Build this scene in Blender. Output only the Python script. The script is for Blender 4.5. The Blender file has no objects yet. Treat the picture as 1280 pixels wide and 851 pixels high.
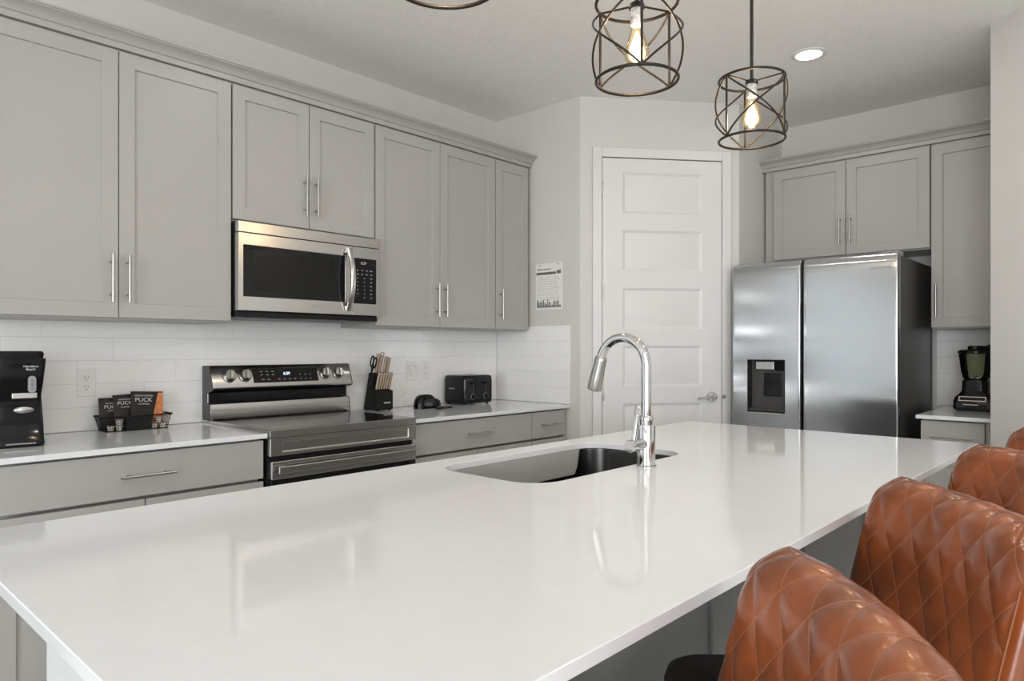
import bpy, bmesh, math, random
from mathutils import Vector, Matrix
PI = math.pi
R = math.radians
random.seed(7)
scene = bpy.context.scene
COL = scene.collection

# ------------------------------------------------------------------ camera
CAM_Z = 1.26
THETA = R(42.7)
cam_d = bpy.data.cameras.new('camera')
cam = bpy.data.objects.new('camera', cam_d); COL.objects.link(cam)
cam.location = (0, 0, CAM_Z)
cam.rotation_euler = (PI / 2, 0, THETA - PI / 2)
cam_d.sensor_width = 36.0
cam_d.lens = 870 / 1280 * 36.0
cam_d.shift_y = 10.5 / 1280
cam_d.clip_start = 0.02
scene.camera = cam

# ------------------------------------------------------------------ colour management, world
vs = scene.view_settings
scene.display_settings.display_device = 'sRGB'
vs.view_transform = 'Standard'; vs.look = 'None'; vs.gamma = 1.0
vs.use_curve_mapping = False
vs.exposure = -0.05
scene.cycles.max_bounces = 10
scene.cycles.diffuse_bounces = 6
scene.cycles.glossy_bounces = 5
scene.cycles.transparent_max_bounces = 12
scene.cycles.sample_clamp_indirect = 6.0
scene.cycles.use_denoising = True

world = bpy.data.worlds.new('sky'); scene.world = world
world.use_nodes = True
wn = world.node_tree.nodes; wl = world.node_tree.links
bg = wn['Background']
bg.inputs['Color'].default_value = (0.9, 0.95, 1.0, 1)
bg.inputs['Strength'].default_value = 0.35

# ------------------------------------------------------------------ room measures
CEIL = 2.815
Y_LEFT = 3.315          # plane of the cooking wall
X_RET = 3.436           # short return wall beside the pantry
P1 = (3.436, 2.600)     # pantry diagonal wall, both ends
P2 = (4.236, 1.942)
X_FR = 4.93             # wall behind the refrigerator
Y_AL = 0.577            # end of the refrigerator alcove
X_WIN = -6.4            # window wall of the living room
Y_WIN = -4.6

def area_light(name, loc, rot, sx, sy, energy, color=(1, 1, 1), shape='RECTANGLE'):
    d = bpy.data.lights.new(name, 'AREA'); d.shape = shape
    d.size = sx; d.size_y = sy; d.energy = energy; d.color = color
    o = bpy.data.objects.new(name, d); COL.objects.link(o)
    o.location = loc; o.rotation_euler = rot
    return o
# daylight entering at the windows of the living room
area_light('window_daylight', (X_WIN - 0.14, -2.0, 1.25), (0, -PI / 2, 0), 2.2, 3.0, 325, (0.935, 0.968, 1.0))
area_light('window_daylight', (-2.925, Y_LEFT + 0.14, 1.40), (-PI / 2, 0, 0), 6.35, 1.9, 30, (0.90, 0.96, 1.0))
area_light('window_daylight', (-1.6, Y_WIN - 0.14, 1.45), (PI / 2, 0, 0), 3.2, 1.9, 135, (0.955, 0.978, 1.0))  # added fill at an unseen window, brightens the left cabinets
# added fill lights under the ceiling, unseen and without fixtures
for lx, ly in ((1.7, 2.0), (2.6, 0.1), (-0.6, -1.2), (1.4, -1.2), (-2.6, 1.0), (-2.6, -2.2)):
    area_light('ceiling_fill_light', (lx, ly, CEIL - 0.012), (0, 0, 0), 0.15, 0.15, 3.2 if ly > 1 else 7.5 if ly > 0 else 9.5, (1.0, 0.99, 0.975), 'DISK')

# ------------------------------------------------------------------ materials
def mat(name, col, rough=0.5, metal=0.0, var=0.03, scale=8.0, bump=0.0, bscale=200.0, coat=0.0,
        stretch=None, emit=None, estr=0.0, rvar=0.0, spec=0.5, aniso=0.0):
    m = bpy.data.materials.new(name); m.use_nodes = True
    nt = m.node_tree; n = nt.nodes; l = nt.links
    p = n['Principled BSDF']
    p.inputs['Roughness'].default_value = rough
    p.inputs['Metallic'].default_value = metal
    p.inputs['Coat Weight'].default_value = coat
    p.inputs['Coat Roughness'].default_value = 0.12
    p.inputs['Specular IOR Level'].default_value = spec
    if aniso:
        p.inputs['Anisotropic'].default_value = aniso
        tg = n.new('ShaderNodeTangent'); tg.direction_type = 'UV_MAP'; tg.uv_map = 'brush'
        l.new(tg.outputs['Tangent'], p.inputs['Tangent'])
    tc = n.new('ShaderNodeTexCoord')
    mp = n.new('ShaderNodeMapping'); l.new(tc.outputs['Object'], mp.inputs['Vector'])
    if stretch: mp.inputs['Scale'].default_value = stretch
    nz = n.new('ShaderNodeTexNoise'); nz.inputs['Scale'].default_value = scale
    nz.inputs['Detail'].default_value = 3.0
    l.new(mp.outputs['Vector'], nz.inputs['Vector'])
    rp = n.new('ShaderNodeValToRGB')
    rp.color_ramp.elements[0].position = 0.3; rp.color_ramp.elements[1].position = 0.7
    rp.color_ramp.elements[0].color = tuple(max(0, c * (1 - var)) for c in col) + (1,)
    rp.color_ramp.elements[1].color = tuple(min(1, c * (1 + var)) for c in col) + (1,)
    l.new(nz.outputs['Fac'], rp.inputs['Fac']); l.new(rp.outputs['Color'], p.inputs['Base Color'])
    if rvar:
        mr = n.new('ShaderNodeMapRange')
        mr.inputs['To Min'].default_value = max(0.02, rough - rvar); mr.inputs['To Max'].default_value = rough + rvar
        l.new(nz.outputs['Fac'], mr.inputs['Value']); l.new(mr.outputs['Result'], p.inputs['Roughness'])
    if bump:
        nb = n.new('ShaderNodeTexNoise'); nb.inputs['Scale'].default_value = bscale; nb.inputs['Detail'].default_value = 2.0
        l.new(mp.outputs['Vector'], nb.inputs['Vector'])
        b = n.new('ShaderNodeBump'); b.inputs['Strength'].default_value = bump; b.inputs['Distance'].default_value = 0.004
        l.new(nb.outputs['Fac'], b.inputs['Height']); l.new(b.outputs['Normal'], p.inputs['Normal'])
    if emit:
        p.inputs['Emission Color'].default_value = tuple(emit) + (1,)
        p.inputs['Emission Strength'].default_value = estr
    return m

M = {}
M['wall'] = mat('wall_paint', (0.625, 0.614, 0.590), 0.75, var=0.012, bump=0.05, bscale=260)
M['ceiling'] = mat('ceiling_paint', (0.88, 0.87, 0.85), 0.85, var=0.03, scale=40, bump=0.13, bscale=90)
M['white_trim'] = mat('white_trim_paint', (0.69, 0.687, 0.68), 0.35, var=0.01)
M['white_wall'] = mat('white_end_panel', (0.62, 0.635, 0.64), 0.5, var=0.01)
M['cabinet'] = mat('greige_cabinet_paint', (0.385, 0.376, 0.358), 0.36, var=0.015, scale=3)
M['cabinet_dark'] = mat('cabinet_shadow_gap', (0.10, 0.095, 0.09), 0.6, var=0.02)
M['island_panel'] = mat('grey_island_panel', (0.17, 0.172, 0.17), 0.4, var=0.04, scale=5, stretch=(1, 1, 0.15))
M['quartz'] = mat('white_quartz', (0.725, 0.737, 0.752), 0.07, var=0.012, scale=30, spec=0.5)
M['tile'] = mat('white_glazed_tile', (0.84, 0.838, 0.83), 0.13, var=0.012, scale=6, bump=0.03, bscale=14)
M['grout'] = mat('light_grout', (0.66, 0.655, 0.64), 0.8, var=0.03, scale=60)
M['steel'] = mat('brushed_steel', (0.56, 0.55, 0.535), 0.24, 1.0, var=0.05, scale=5, stretch=(1, 1, 130), rvar=0.05)
M['steel_h'] = mat('brushed_steel_horizontal', (0.58, 0.57, 0.555), 0.22, 1.0, var=0.05, scale=5, stretch=(0.6, 1, 160), rvar=0.05)
M['fridge_steel'] = mat('fridge_steel', (0.53, 0.545, 0.555), 0.155, 1.0, var=0.012, scale=4, stretch=(40, 40, 1), aniso=0.9)
M['nickel'] = mat('satin_nickel', (0.43, 0.42, 0.40), 0.28, 1.0, var=0.03)
M['chrome'] = mat('polished_chrome', (0.66, 0.66, 0.665), 0.05, 1.0, var=0.02)
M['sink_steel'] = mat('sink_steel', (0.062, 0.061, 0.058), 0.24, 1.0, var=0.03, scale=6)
M['black_glass'] = mat('black_glass', (0.008, 0.008, 0.008), 0.05, var=0.05, spec=0.3)
M['black_plastic'] = mat('black_plastic', (0.009, 0.009, 0.009), 0.25, var=0.1, spec=0.25)
M['black_gloss'] = mat('glossy_black_plastic', (0.006, 0.006, 0.007), 0.09, var=0.1, spec=0.3)
M['black_matte'] = mat('matte_black', (0.010, 0.010, 0.009), 0.55, var=0.1, spec=0.2)
M['dark_grey'] = mat('dark_grey_enamel', (0.055, 0.052, 0.05), 0.42, var=0.05)
M['grey_plastic'] = mat('grey_plastic', (0.30, 0.30, 0.30), 0.4, var=0.04)
M['vent_grey'] = mat('vent_grey', (0.22, 0.22, 0.22), 0.5, var=0.04)
M['bronze'] = mat('dark_bronze', (0.011, 0.007, 0.005), 0.36, 0.2, var=0.2, scale=40)
M['white_plastic'] = mat('white_plastic', (0.78, 0.775, 0.76), 0.3, var=0.01)
M['sleeve'] = mat('silver_socket_sleeve', (0.55, 0.55, 0.53), 0.4, var=0.45, scale=70)
M['wood_handle'] = mat('pale_wood_handle', (0.50, 0.38, 0.28), 0.5, var=0.15, scale=20, stretch=(6, 6, 1))
M['paper'] = mat('paper', (0.78, 0.78, 0.75), 0.6, var=0.02)
M['ink'] = mat('grey_ink', (0.13, 0.13, 0.13), 0.7, var=0.1)
M['ink_light'] = mat('light_ink', (0.48, 0.48, 0.47), 0.7, var=0.1)
M['letter_white'] = mat('white_lettering', (0.60, 0.59, 0.57), 0.4, var=0.02)
M['letter_grey'] = mat('grey_lettering', (0.33, 0.33, 0.33), 0.4, var=0.02)
M['packet_dark'] = mat('packet_black', (0.018, 0.013, 0.011), 0.4, var=0.7, scale=30, spec=0.25)
M['packet_orange'] = mat('packet_orange', (0.55, 0.18, 0.06), 0.35, var=0.5, scale=45)
M['cream'] = mat('creamer_white', (0.72, 0.70, 0.62), 0.5, var=0.04)
M['clock'] = mat('clock_digits', (0.6, 0.8, 1.0), 0.5, emit=(0.65, 0.85, 1.0), estr=1.6)
M['lens'] = mat('lit_lens', (0.95, 0.93, 0.9), 0.5, emit=(1.0, 0.97, 0.93), estr=3.5)
M['filament'] = mat('glowing_bulb_core', (1, 0.9, 0.7), 0.5, emit=(1.0, 0.80, 0.48), estr=11.0)
M['floor'] = mat('floor_tile', (0.64, 0.63, 0.61), 0.35, var=0.12, scale=2.5)
M['seat_shade_leather'] = mat('seat_leather_in_shade', (0.010, 0.003, 0.002), 0.55, var=0.3, scale=14, bump=0.1)  # shade under the counter is put into the seat colour
M['leather_plain'] = mat('cognac_leather', (0.20, 0.055, 0.020), 0.30, var=0.30, scale=10, bump=0.12, bscale=300, coat=0.15)
M['thread'] = mat('tan_thread', (0.24, 0.085, 0.035), 0.6, var=0.1)

def glass_mat(name, tint, gloss=0.12, thin=0.85):
    m = bpy.data.materials.new(name); m.use_nodes = True
    nt = m.node_tree; n = nt.nodes; l = nt.links
    out = n['Material Output']; n.remove(n['Principled BSDF'])
    tr = n.new('ShaderNodeBsdfTransparent'); gl = n.new('ShaderNodeBsdfGlossy'); gl.inputs['Roughness'].default_value = 0.03
    nz = n.new('ShaderNodeTexNoise'); nz.inputs['Scale'].default_value = 5
    rp = n.new('ShaderNodeValToRGB')
    rp.color_ramp.elements[0].color = tuple(c * 0.95 for c in tint) + (1,); rp.color_ramp.elements[1].color = tuple(tint) + (1,)
    l.new(nz.outputs['Fac'], rp.inputs['Fac']); l.new(rp.outputs['Color'], tr.inputs['Color'])
    fr = n.new('ShaderNodeFresnel'); fr.inputs['IOR'].default_value = 1.45
    mx = n.new('ShaderNodeMixShader')
    l.new(fr.outputs['Fac'], mx.inputs['Fac']); l.new(tr.outputs['BSDF'], mx.inputs[1]); l.new(gl.outputs['BSDF'], mx.inputs[2])
    l.new(mx.outputs['Shader'], out.inputs['Surface'])
    return m
M['jar_glass'] = glass_mat('greenish_jar_glass', (0.84, 0.87, 0.78))
M['bulb_glass'] = glass_mat('amber_bulb_glass', (1.0, 0.90, 0.74))
def glow_mat(name, col, strength, opac, tint):
    m = bpy.data.materials.new(name); m.use_nodes = True
    nt = m.node_tree; n = nt.nodes; l = nt.links
    out = n['Material Output']; n.remove(n['Principled BSDF'])
    tr = n.new('ShaderNodeBsdfTransparent'); tr.inputs['Color'].default_value = tuple(tint) + (1,)
    em = n.new('ShaderNodeEmission'); em.inputs['Strength'].default_value = strength
    nz = n.new('ShaderNodeTexNoise'); nz.inputs['Scale'].default_value = 30
    rp = n.new('ShaderNodeValToRGB')
    rp.color_ramp.elements[0].color = tuple(c * 0.9 for c in col) + (1,); rp.color_ramp.elements[1].color = tuple(col) + (1,)
    l.new(nz.outputs['Fac'], rp.inputs['Fac']); l.new(rp.outputs['Color'], em.inputs['Color'])
    gl = n.new('ShaderNodeBsdfGlossy'); gl.inputs['Roughness'].default_value = 0.05
    fr = n.new('ShaderNodeFresnel'); fr.inputs['IOR'].default_value = 1.3
    m1 = n.new('ShaderNodeMixShader'); m1.inputs['Fac'].default_value = opac
    m2 = n.new('ShaderNodeMixShader')
    l.new(tr.outputs['BSDF'], m1.inputs[1]); l.new(em.outputs['Emission'], m1.inputs[2])
    l.new(fr.outputs['Fac'], m2.inputs['Fac']); l.new(m1.outputs['Shader'], m2.inputs[1]); l.new(gl.outputs['BSDF'], m2.inputs[2])
    l.new(m2.outputs['Shader'], out.inputs['Surface'])
    return m
M['bulb_glass'] = glow_mat('lit_amber_bulb_glass', (1.0, 0.74, 0.38), 1.5, 0.24, (1.0, 0.93, 0.80))
M['filament'] = glow_mat('glowing_bulb_core', (1.0, 0.84, 0.55), 15.0, 0.5, (1, 1, 1))
M['pane'] = glass_mat('window_pane', (0.97, 0.98, 0.98))

QA, QB = 0.0405, 0.053      # half diagonals of the quilted diamonds
def leather_quilt():
    m = mat('quilted_cognac_leather', (0.235, 0.058, 0.0145), 0.26, var=0.40, scale=9, bump=0.06, bscale=260, coat=0.22)
    nt = m.node_tree; n = nt.nodes; l = nt.links
    p = n['Principled BSDF']
    rp = [x for x in n if x.type == 'VALTORGB'][0]
    uv = n.new('ShaderNodeUVMap'); uv.uv_map = 'quilt'
    sx = n.new('ShaderNodeSeparateXYZ'); l.new(uv.outputs['UV'], sx.inputs['Vector'])
    def math_(op, a, b=None):
        k = n.new('ShaderNodeMath'); k.operation = op
        for i, v in enumerate((a, b)):
            if v is None: continue
            if isinstance(v, (int, float)): k.inputs[i].default_value = v
            else: l.new(v, k.inputs[i])
        return k.outputs[0]
    ax = math_('MULTIPLY', sx.outputs['X'], PI / (2 * QA)); by = math_('MULTIPLY', sx.outputs['Y'], PI / (2 * QB))
    s1 = math_('ABSOLUTE', math_('SINE', math_('ADD', ax, by)))
    s2 = math_('ABSOLUTE', math_('SINE', math_('SUBTRACT', ax, by)))
    mn = math_('MINIMUM', s1, s2)
    line = math_('MULTIPLY', math_('LESS_THAN', mn, 0.055), math_('LESS_THAN', math_('ABSOLUTE', sx.outputs['X']), 0.233))
    mx = n.new('ShaderNodeMix'); mx.data_type = 'RGBA'
    l.new(math_('MULTIPLY', line, 0.55), mx.inputs['Factor'])
    l.new(rp.outputs['Color'], mx.inputs[6]); mx.inputs[7].default_value = (0.40, 0.15, 0.065, 1)
    l.new(mx.outputs[2], p.inputs['Base Color'])
    return m
M['quilt'] = leather_quilt()

# ------------------------------------------------------------------ mesh building
class MB:
    def __init__(s): s.bm = bmesh.new()
    def box(s, x0, x1, y0, y1, z0, z1):
        v = [s.bm.verts.new(p) for p in ((x0, y0, z0), (x1, y0, z0), (x1, y1, z0), (x0, y1, z0),
                                         (x0, y0, z1), (x1, y0, z1), (x1, y1, z1), (x0, y1, z1))]
        for f in ((3, 2, 1, 0), (4, 5, 6, 7), (0, 1, 5, 4), (1, 2, 6, 5), (2, 3, 7, 6), (3, 0, 4, 7)):
            s.bm.faces.new([v[i] for i in f])
        return s
    def loft(s, loops, close=True, cap0=True, cap1=True):
        rows = [[s.bm.verts.new(p) for p in lp] for lp in loops]
        n = len(rows[0])
        for a, b in zip(rows, rows[1:]):
            for i in range(n if close else n - 1):
                j = (i + 1) % n
                s.bm.faces.new((a[i], a[j], b[j], b[i]))
        if cap0: s.bm.faces.new(rows[0][::-1])
        if cap1: s.bm.faces.new(rows[-1])
        return s
    def prism(s, poly, axis, a, b):
        def P(u, v, w):
            return {'x': (w, u, v), 'y': (u, w, v), 'z': (u, v, w)}[axis]
        return s.loft([[P(u, v, a) for u, v in poly], [P(u, v, b) for u, v in poly]])
    def lathe(s, prof, c=(0, 0, 0), axis='z', seg=28, cap=True):
        loops = []
        for r, h in prof:
            lp = []
            for i in range(seg):
                t = 2 * PI * i / seg
                a, b = r * math.cos(t), r * math.sin(t)
                q = {'z': (a, b, h), 'x': (h, a, b), 'y': (b, h, a)}[axis]
                lp.append((c[0] + q[0], c[1] + q[1], c[2] + q[2]))
            loops.append(lp)
        return s.loft(loops, True, cap, cap)
    def cyl(s, c, r, h, axis='z', seg=20, r2=None):
        return s.lathe([(r, 0), (r if r2 is None else r2, h)], c, axis, seg)
    def tube(s, pts, r, seg=10, closed=False, caps=True):
        pts = [Vector(p) for p in pts]; n = len(pts)
        rad = r if isinstance(r, (list, tuple)) else [r] * n
        tang = []
        for i in range(n):
            if closed: t = pts[(i + 1) % n] - pts[i - 1]
            else: t = pts[min(i + 1, n - 1)] - pts[max(i - 1, 0)]
            tang.append(t.normalized())
        up = Vector((0, 0, 1)) if abs(tang[0].z) < 0.9 else Vector((1, 0, 0))
        nrm = (up - tang[0] * up.dot(tang[0])).normalized()
        loops = []
        for i in range(n):
            nrm = (nrm - tang[i] * nrm.dot(tang[i])).normalized()
            bi = tang[i].cross(nrm)
            loops.append([pts[i] + (nrm * math.cos(2 * PI * k / seg) + bi * math.sin(2 * PI * k / seg)) * rad[i] for k in range(seg)])
        if closed: loops.append(loops[0]); caps = False
        s.loft(loops, True, caps, caps)
        if closed: bmesh.ops.remove_doubles(s.bm, verts=s.bm.verts, dist=1e-6)
        return s
    def panel(s, w, h, t, ix0, ix1, iz0, iz1, depth, x=0, y=0, z=0, slope=0.0):
        """slab with a recessed rectangle on its front (front faces -y)"""
        def q(px, py, pz): return s.bm.verts.new((x + px, y + py, z + pz))
        o = [q(0, 0, 0), q(w, 0, 0), q(w, 0, h), q(0, 0, h)]
        i = [q(ix0, 0, iz0), q(ix1, 0, iz0), q(ix1, 0, iz1), q(ix0, 0, iz1)]
        e = slope
        d = [q(ix0 + e, depth, iz0 + e), q(ix1 - e, depth, iz0 + e), q(ix1 - e, depth, iz1 - e), q(ix0 + e, depth, iz1 - e)]
        b = [q(0, t, 0), q(w, t, 0), q(w, t, h), q(0, t, h)]
        for k in range(4):
            j = (k + 1) % 4
            s.bm.faces.new((o[k], o[j], i[j], i[k])); s.bm.faces.new((i[k], i[j], d[j], d[k]))
            s.bm.faces.new((o[j], o[k], b[k], b[j]))
        s.bm.faces.new(d); s.bm.faces.new(b[::-1])
        return s
    def move(s, mtx):
        bmesh.ops.transform(s.bm, matrix=mtx, verts=s.bm.verts); return s
    def build(s, name, m, parent=None, bevel=0.0, segs=2, smooth=35, loc=None, rot=None, recalc=True):
        if recalc: bmesh.ops.recalc_face_normals(s.bm, faces=s.bm.faces)
        me = bpy.data.meshes.new(name); s.bm.to_mesh(me); s.bm.free()
        me.materials.append(M[m] if isinstance(m, str) else m)
        for p in me.polygons: p.use_smooth = True
        me.set_sharp_from_angle(angle=R(smooth))
        o = bpy.data.objects.new(name, me); COL.objects.link(o)
        if parent: o.parent = parent
        if loc: o.location = loc
        if rot: o.rotation_euler = rot
        if bevel:
            bv = o.modifiers.new('bevel', 'BEVEL'); bv.width = bevel; bv.segments = segs
            bv.limit_method = 'ANGLE'; bv.angle_limit = R(40); bv.harden_normals = True
        return o

def tag(o, label, cat, group=None):
    o['label'] = label; o['category'] = cat
    if group: o['group'] = group
    return o
def thing(name, label, cat, loc=(0, 0, 0), rz=0.0, group=None):
    o = bpy.data.objects.new(name, None); COL.objects.link(o)
    o.empty_display_size = 0.1
    o.location = loc; o.rotation_euler = (0, 0, rz)
    return tag(o, label, cat, group)
def struct(o): o['kind'] = 'structure'; return o
def copy_tree(o, parent=None):
    c = o.copy(); COL.objects.link(c)
    if parent: c.parent = parent
    for ch in list(o.children): copy_tree(ch, c)
    return c
def rrect(x0, x1, y0, y1, r, z, n=6):
    pts = []
    for cx, cy, a0 in ((x1 - r, y0 + r, -90), (x1 - r, y1 - r, 0), (x0 + r, y1 - r, 90), (x0 + r, y0 + r, 180)):
        for k in range(n + 1):
            a = R(a0 + 90 * k / n); pts.append((cx + r * math.cos(a), cy + r * math.sin(a), z))
    return pts
def text(parent, name, s, size, loc, m, rot=(PI / 2, 0, 0), align='CENTER', sx=1.0, ext=0.0004):
    cu = bpy.data.curves.new(name, 'FONT'); cu.body = s; cu.size = size; cu.align_x = align; cu.align_y = 'CENTER'
    cu.extrude = ext; cu.resolution_u = 3
    tmp = bpy.data.objects.new(name, cu); COL.objects.link(tmp)
    dg = bpy.context.evaluated_depsgraph_get()
    me = bpy.data.meshes.new_from_object(tmp.evaluated_get(dg))
    bpy.data.objects.remove(tmp)
    me.materials.clear(); me.materials.append(M[m])
    me.transform(Matrix.Diagonal((sx, 1, 1, 1)))
    o = bpy.data.objects.new(name, me); COL.objects.link(o)
    o.parent = parent; o.location = loc; o.rotation_euler = rot
    return o

def print_strip(parent, name, w, h, loc, m, rz=0.0):
    """a short row of tiny letter-sized dashes, lettering too small to read"""
    mb = MB(); x = -w / 2; k = 0
    while x < w / 2 - h * 0.4:
        d = h * (0.55 + 0.35 * ((k * 7) % 3) / 2); mb.box(x, min(w / 2, x + d), -0.0006, 0.0004, -h / 2, h / 2 * (1 if k % 4 else 0.6)); x += d + h * 0.22; k += 1
    return mb.build(name, m, parent, loc=loc, rot=(0, 0, rz))

# ------------------------------------------------------------------ room shell
def wall(name, p, q, t=0.12, z0=0.0, z1=CEIL, m='wall'):
    """wall whose inner face runs p -> q with the room on its right-hand side"""
    p = Vector(p); q = Vector(q); d = (q - p).normalized(); nrm = Vector((-d.y, d.x)) * t
    return struct(MB().prism([tuple(p), tuple(q), tuple(q + nrm), tuple(p + nrm)], 'z', z0, z1).build(name, m))
struct(MB().box(X_WIN - 0.4, X_FR + 0.4, Y_WIN - 0.4, Y_LEFT + 0.4, -0.1, 0.0).build('floor', 'floor'))
struct(MB().box(X_WIN - 0.4, X_FR + 0.4, Y_WIN - 0.4, Y_LEFT + 0.4, CEIL, CEIL + 0.1).build('ceiling', 'ceiling'))
wall('wall_left', (0.25, Y_LEFT), (X_RET, Y_LEFT))
struct(MB().box(X_WIN, -6.1, Y_LEFT, Y_LEFT + 0.12, 0, CEIL).build('wall_left_corner', 'wall'))
struct(MB().box(-6.1, 0.25, Y_LEFT, Y_LEFT + 0.12, 2.35, CEIL).build('wall_left_header', 'wall'))
struct(MB().box(-6.1, 0.25, Y_LEFT, Y_LEFT + 0.12, 0, 0.45).build('wall_left_apron', 'dark_grey'))  # unseen wall part, coloured dark to deepen the refrigerator's lower reflection
wall('wall_return', (X_RET, Y_LEFT + 0.12), P1)
wall('wall_pantry', P1, P2)
wall('wall_alcove', P2, (X_FR, P2[1]))
wall('wall_back', (X_FR, P2[1] + 0.12), (X_FR, Y_AL - 0.12))
# thick pier right of the refrigerator alcove, its visible face on the diagonal
struct(MB().prism([(X_FR, Y_AL), (4.009, Y_AL), (3.35, -0.17), (3.35, Y_WIN), (X_FR, Y_WIN)], 'z', 0, CEIL).build('wall_right', 'wall'))
# window wall behind the camera, with three openings
def window(name, W, H, loc, rz, n, rails=()):
    w = MB()
    f = 0.05
    w.box(0, W, 0, 0.08, 0, f); w.box(0, W, 0, 0.08, H - f, H); w.box(0, f, 0, 0.08, f, H - f); w.box(W - f, W, 0, 0.08, f, H - f)
    for k in range(1, n):
        x = W * k / n; w.box(x - 0.035, x + 0.035, 0.01, 0.07, f, H - f)
    for zr, hr in rails: w.box(f, W - f, 0.01, 0.07, zr, zr + hr)
    o = struct(w.build(name, 'white_trim')); o.location = loc; o.rotation_euler = (0, 0, rz)
    return o
wall('wall_window', (X_WIN, Y_WIN), (X_WIN, -3.5)); 
struct(MB().box(X_WIN - 0.12, X_WIN, -0.5, Y_LEFT, 0, CEIL).build('wall_window_end', 'wall'))
struct(MB().box(X_WIN - 0.12, X_WIN, -3.5, -0.5, 2.35, CEIL).build('wall_window_header', 'wall'))
struct(MB().box(X_WIN - 0.12, X_WIN, -3.5, -0.5, 0, 0.15).build('wall_window_sill', 'wall'))
window('window_1', 3.0, 2.2, (X_WIN - 0.02, -3.5, 0.15), PI / 2, 3)
window('window_2', 6.35, 1.9, (-6.1, Y_LEFT + 0.02, 0.45), 0, 3, ((0.94, 0.08), (0.51, 0.03)))
struct(MB().box(X_WIN, -3.2, Y_WIN - 0.12, Y_WIN, 0, CEIL).build('wall_front_corner', 'wall'))
struct(MB().box(0.0, 3.35, Y_WIN - 0.12, Y_WIN, 0, CEIL).build('wall_front', 'wall'))
struct(MB().box(-3.2, 0.0, Y_WIN - 0.12, Y_WIN, 2.4, CEIL).build('wall_front_header', 'wall'))
struct(MB().box(-3.2, 0.0, Y_WIN - 0.12, Y_WIN, 0, 0.5).build('wall_front_apron', 'wall'))
window('fill_window', 3.2, 1.9, (-3.2, Y_WIN - 0.10, 0.5), 0, 3)  # unseen window, added to bring light onto the left cabinets

# ------------------------------------------------------------------ tiled splashbacks
TILE_H, TILE_W = 0.0985, 0.400
def splash(name, L, x_off, loc, rz, rows=5, t=0.008):
    mb = MB()
    g = 0.0016
    for r in range(rows):
        z0 = 0.915 + r * TILE_H; sh = (x_off + 0.1365 * r) % TILE_W - TILE_W
        x = sh
        while x < L:
            a, b = max(0, x) + g / 2, min(L, x + TILE_W) - g / 2
            if b - a > 0.01: mb.box(a, b, 0, t, z0 + g / 2, z0 + TILE_H - g / 2)
            x += TILE_W
    o = mb.build(name, 'tile', bevel=0.0012, segs=2)
    o.location = loc; o.rotation_euler = (0, 0, rz); struct(o)
    gr = MB().box(0, L, 0.0012, t, 0.915, 0.915 + rows * TILE_H).build('grout', 'grout', o)
    return o
splash('wall_left_splashback', X_RET - 0.005 - 0.30, (0.778 - 4 * 0.1365 - 0.30) % TILE_W, (0.30, Y_LEFT - 0.008, 0), 0)
splash('wall_return_splashback', 0.632, 0.13, (X_RET - 0.008, Y_LEFT - 0.010, 0), -PI / 2)
splash('wall_back_splashback', 0.40, 0.25, (X_FR - 0.008, 0.985, 0), -PI / 2)

# ------------------------------------------------------------------ pantry door on the diagonal wall
dv = Vector((P2[0] - P1[0], P2[1] - P1[1])); DL = dv.length; dr = math.atan2(dv.y, dv.x)
def on_diag(t, off=0.0):
    d = dv.normalized(); nrm = Vector((-d.y, d.x))
    return (P1[0] + d.x * t + nrm.x * off, P1[1] + d.y * t + nrm.y * off, 0)
t0 = 0.1344 * DL; t1 = 0.8807 * DL; DW = t1 - t0
H_D = 2.440
cas = MB()
cw = 0.060
def casing_profile(mb, x0, x1, z0, z1): mb.box(x0, x1, -0.018, 0.0, z0, z1)
casing_profile(cas, t0 - cw - 0.004, t0 - 0.004, 0, H_D + 0.066)
casing_profile(cas, t1 + 0.004, t1 + cw + 0.004, 0, H_D + 0.066)
casing_profile(cas, t0 - 0.004, t1 + 0.004, H_D + 0.006, H_D + 0.066)
o = struct(cas.build('trim_1', 'white_trim', bevel=0.004)); o.location = (P1[0], P1[1], 0); o.rotation_euler = (0, 0, dr)
door = MB()
door.box(0, DW, 0.006, 0.012, 0.01, H_D)                         # core of the slab
pz = [2.356 - 0.3585 * k for k in range(6)]
x0p, x1p, ph = 0.128, DW - 0.128, 0.255
# stiles and rails around six raised panels
zs = [H_D] + [z for k in range(6) for z in (pz[k], pz[k] - ph)] + [0.01]
door = MB()
fr = [(0, x0p), (x1p, DW)]
def raised(mb, xa, xb, za, zb):
    def L(i, y): return [(xa + i, y, za + i), (xb - i, y, za + i), (xb - i, y, zb - i), (xa + i, y, zb - i)]
    mb.loft([L(0, -0.012), L(0.016, -0.003), L(0.024, -0.003), L(0.050, -0.0085)], True, False, True)
# one continuous front skin: grid of strips with the panels lofted in
xs = [0, x0p, x1p, DW]; zg = sorted(zs)
for i in range(3):
    for k in range(len(zg) - 1):
        is_panel = (i == 1) and (k % 2 == 1)
        if is_panel: raised(door, xs[i], xs[i + 1], zg[k], zg[k + 1])
        else:
            v = [door.bm.verts.new(p) for p in ((xs[i], -0.012, zg[k]), (xs[i + 1], -0.012, zg[k]), (xs[i + 1], -0.012, zg[k + 1]), (xs[i], -0.012, zg[k + 1]))]
            door.bm.faces.new(v)
bmesh.ops.remove_doubles(door.bm, verts=door.bm.verts, dist=1e-5)
bd = [e for e in door.bm.edges if e.is_boundary]
ex = bmesh.ops.extrude_edge_only(door.bm, edges=bd)
for v in [g for g in ex['geom'] if isinstance(g, bmesh.types.BMVert)]: v.co.y = -0.001
dr_o = struct(door.build('door_1', 'white_trim', smooth=20)); dr_o.location = on_diag(t0); dr_o.rotation_euler = (0, 0, dr)
gap = MB()
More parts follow.
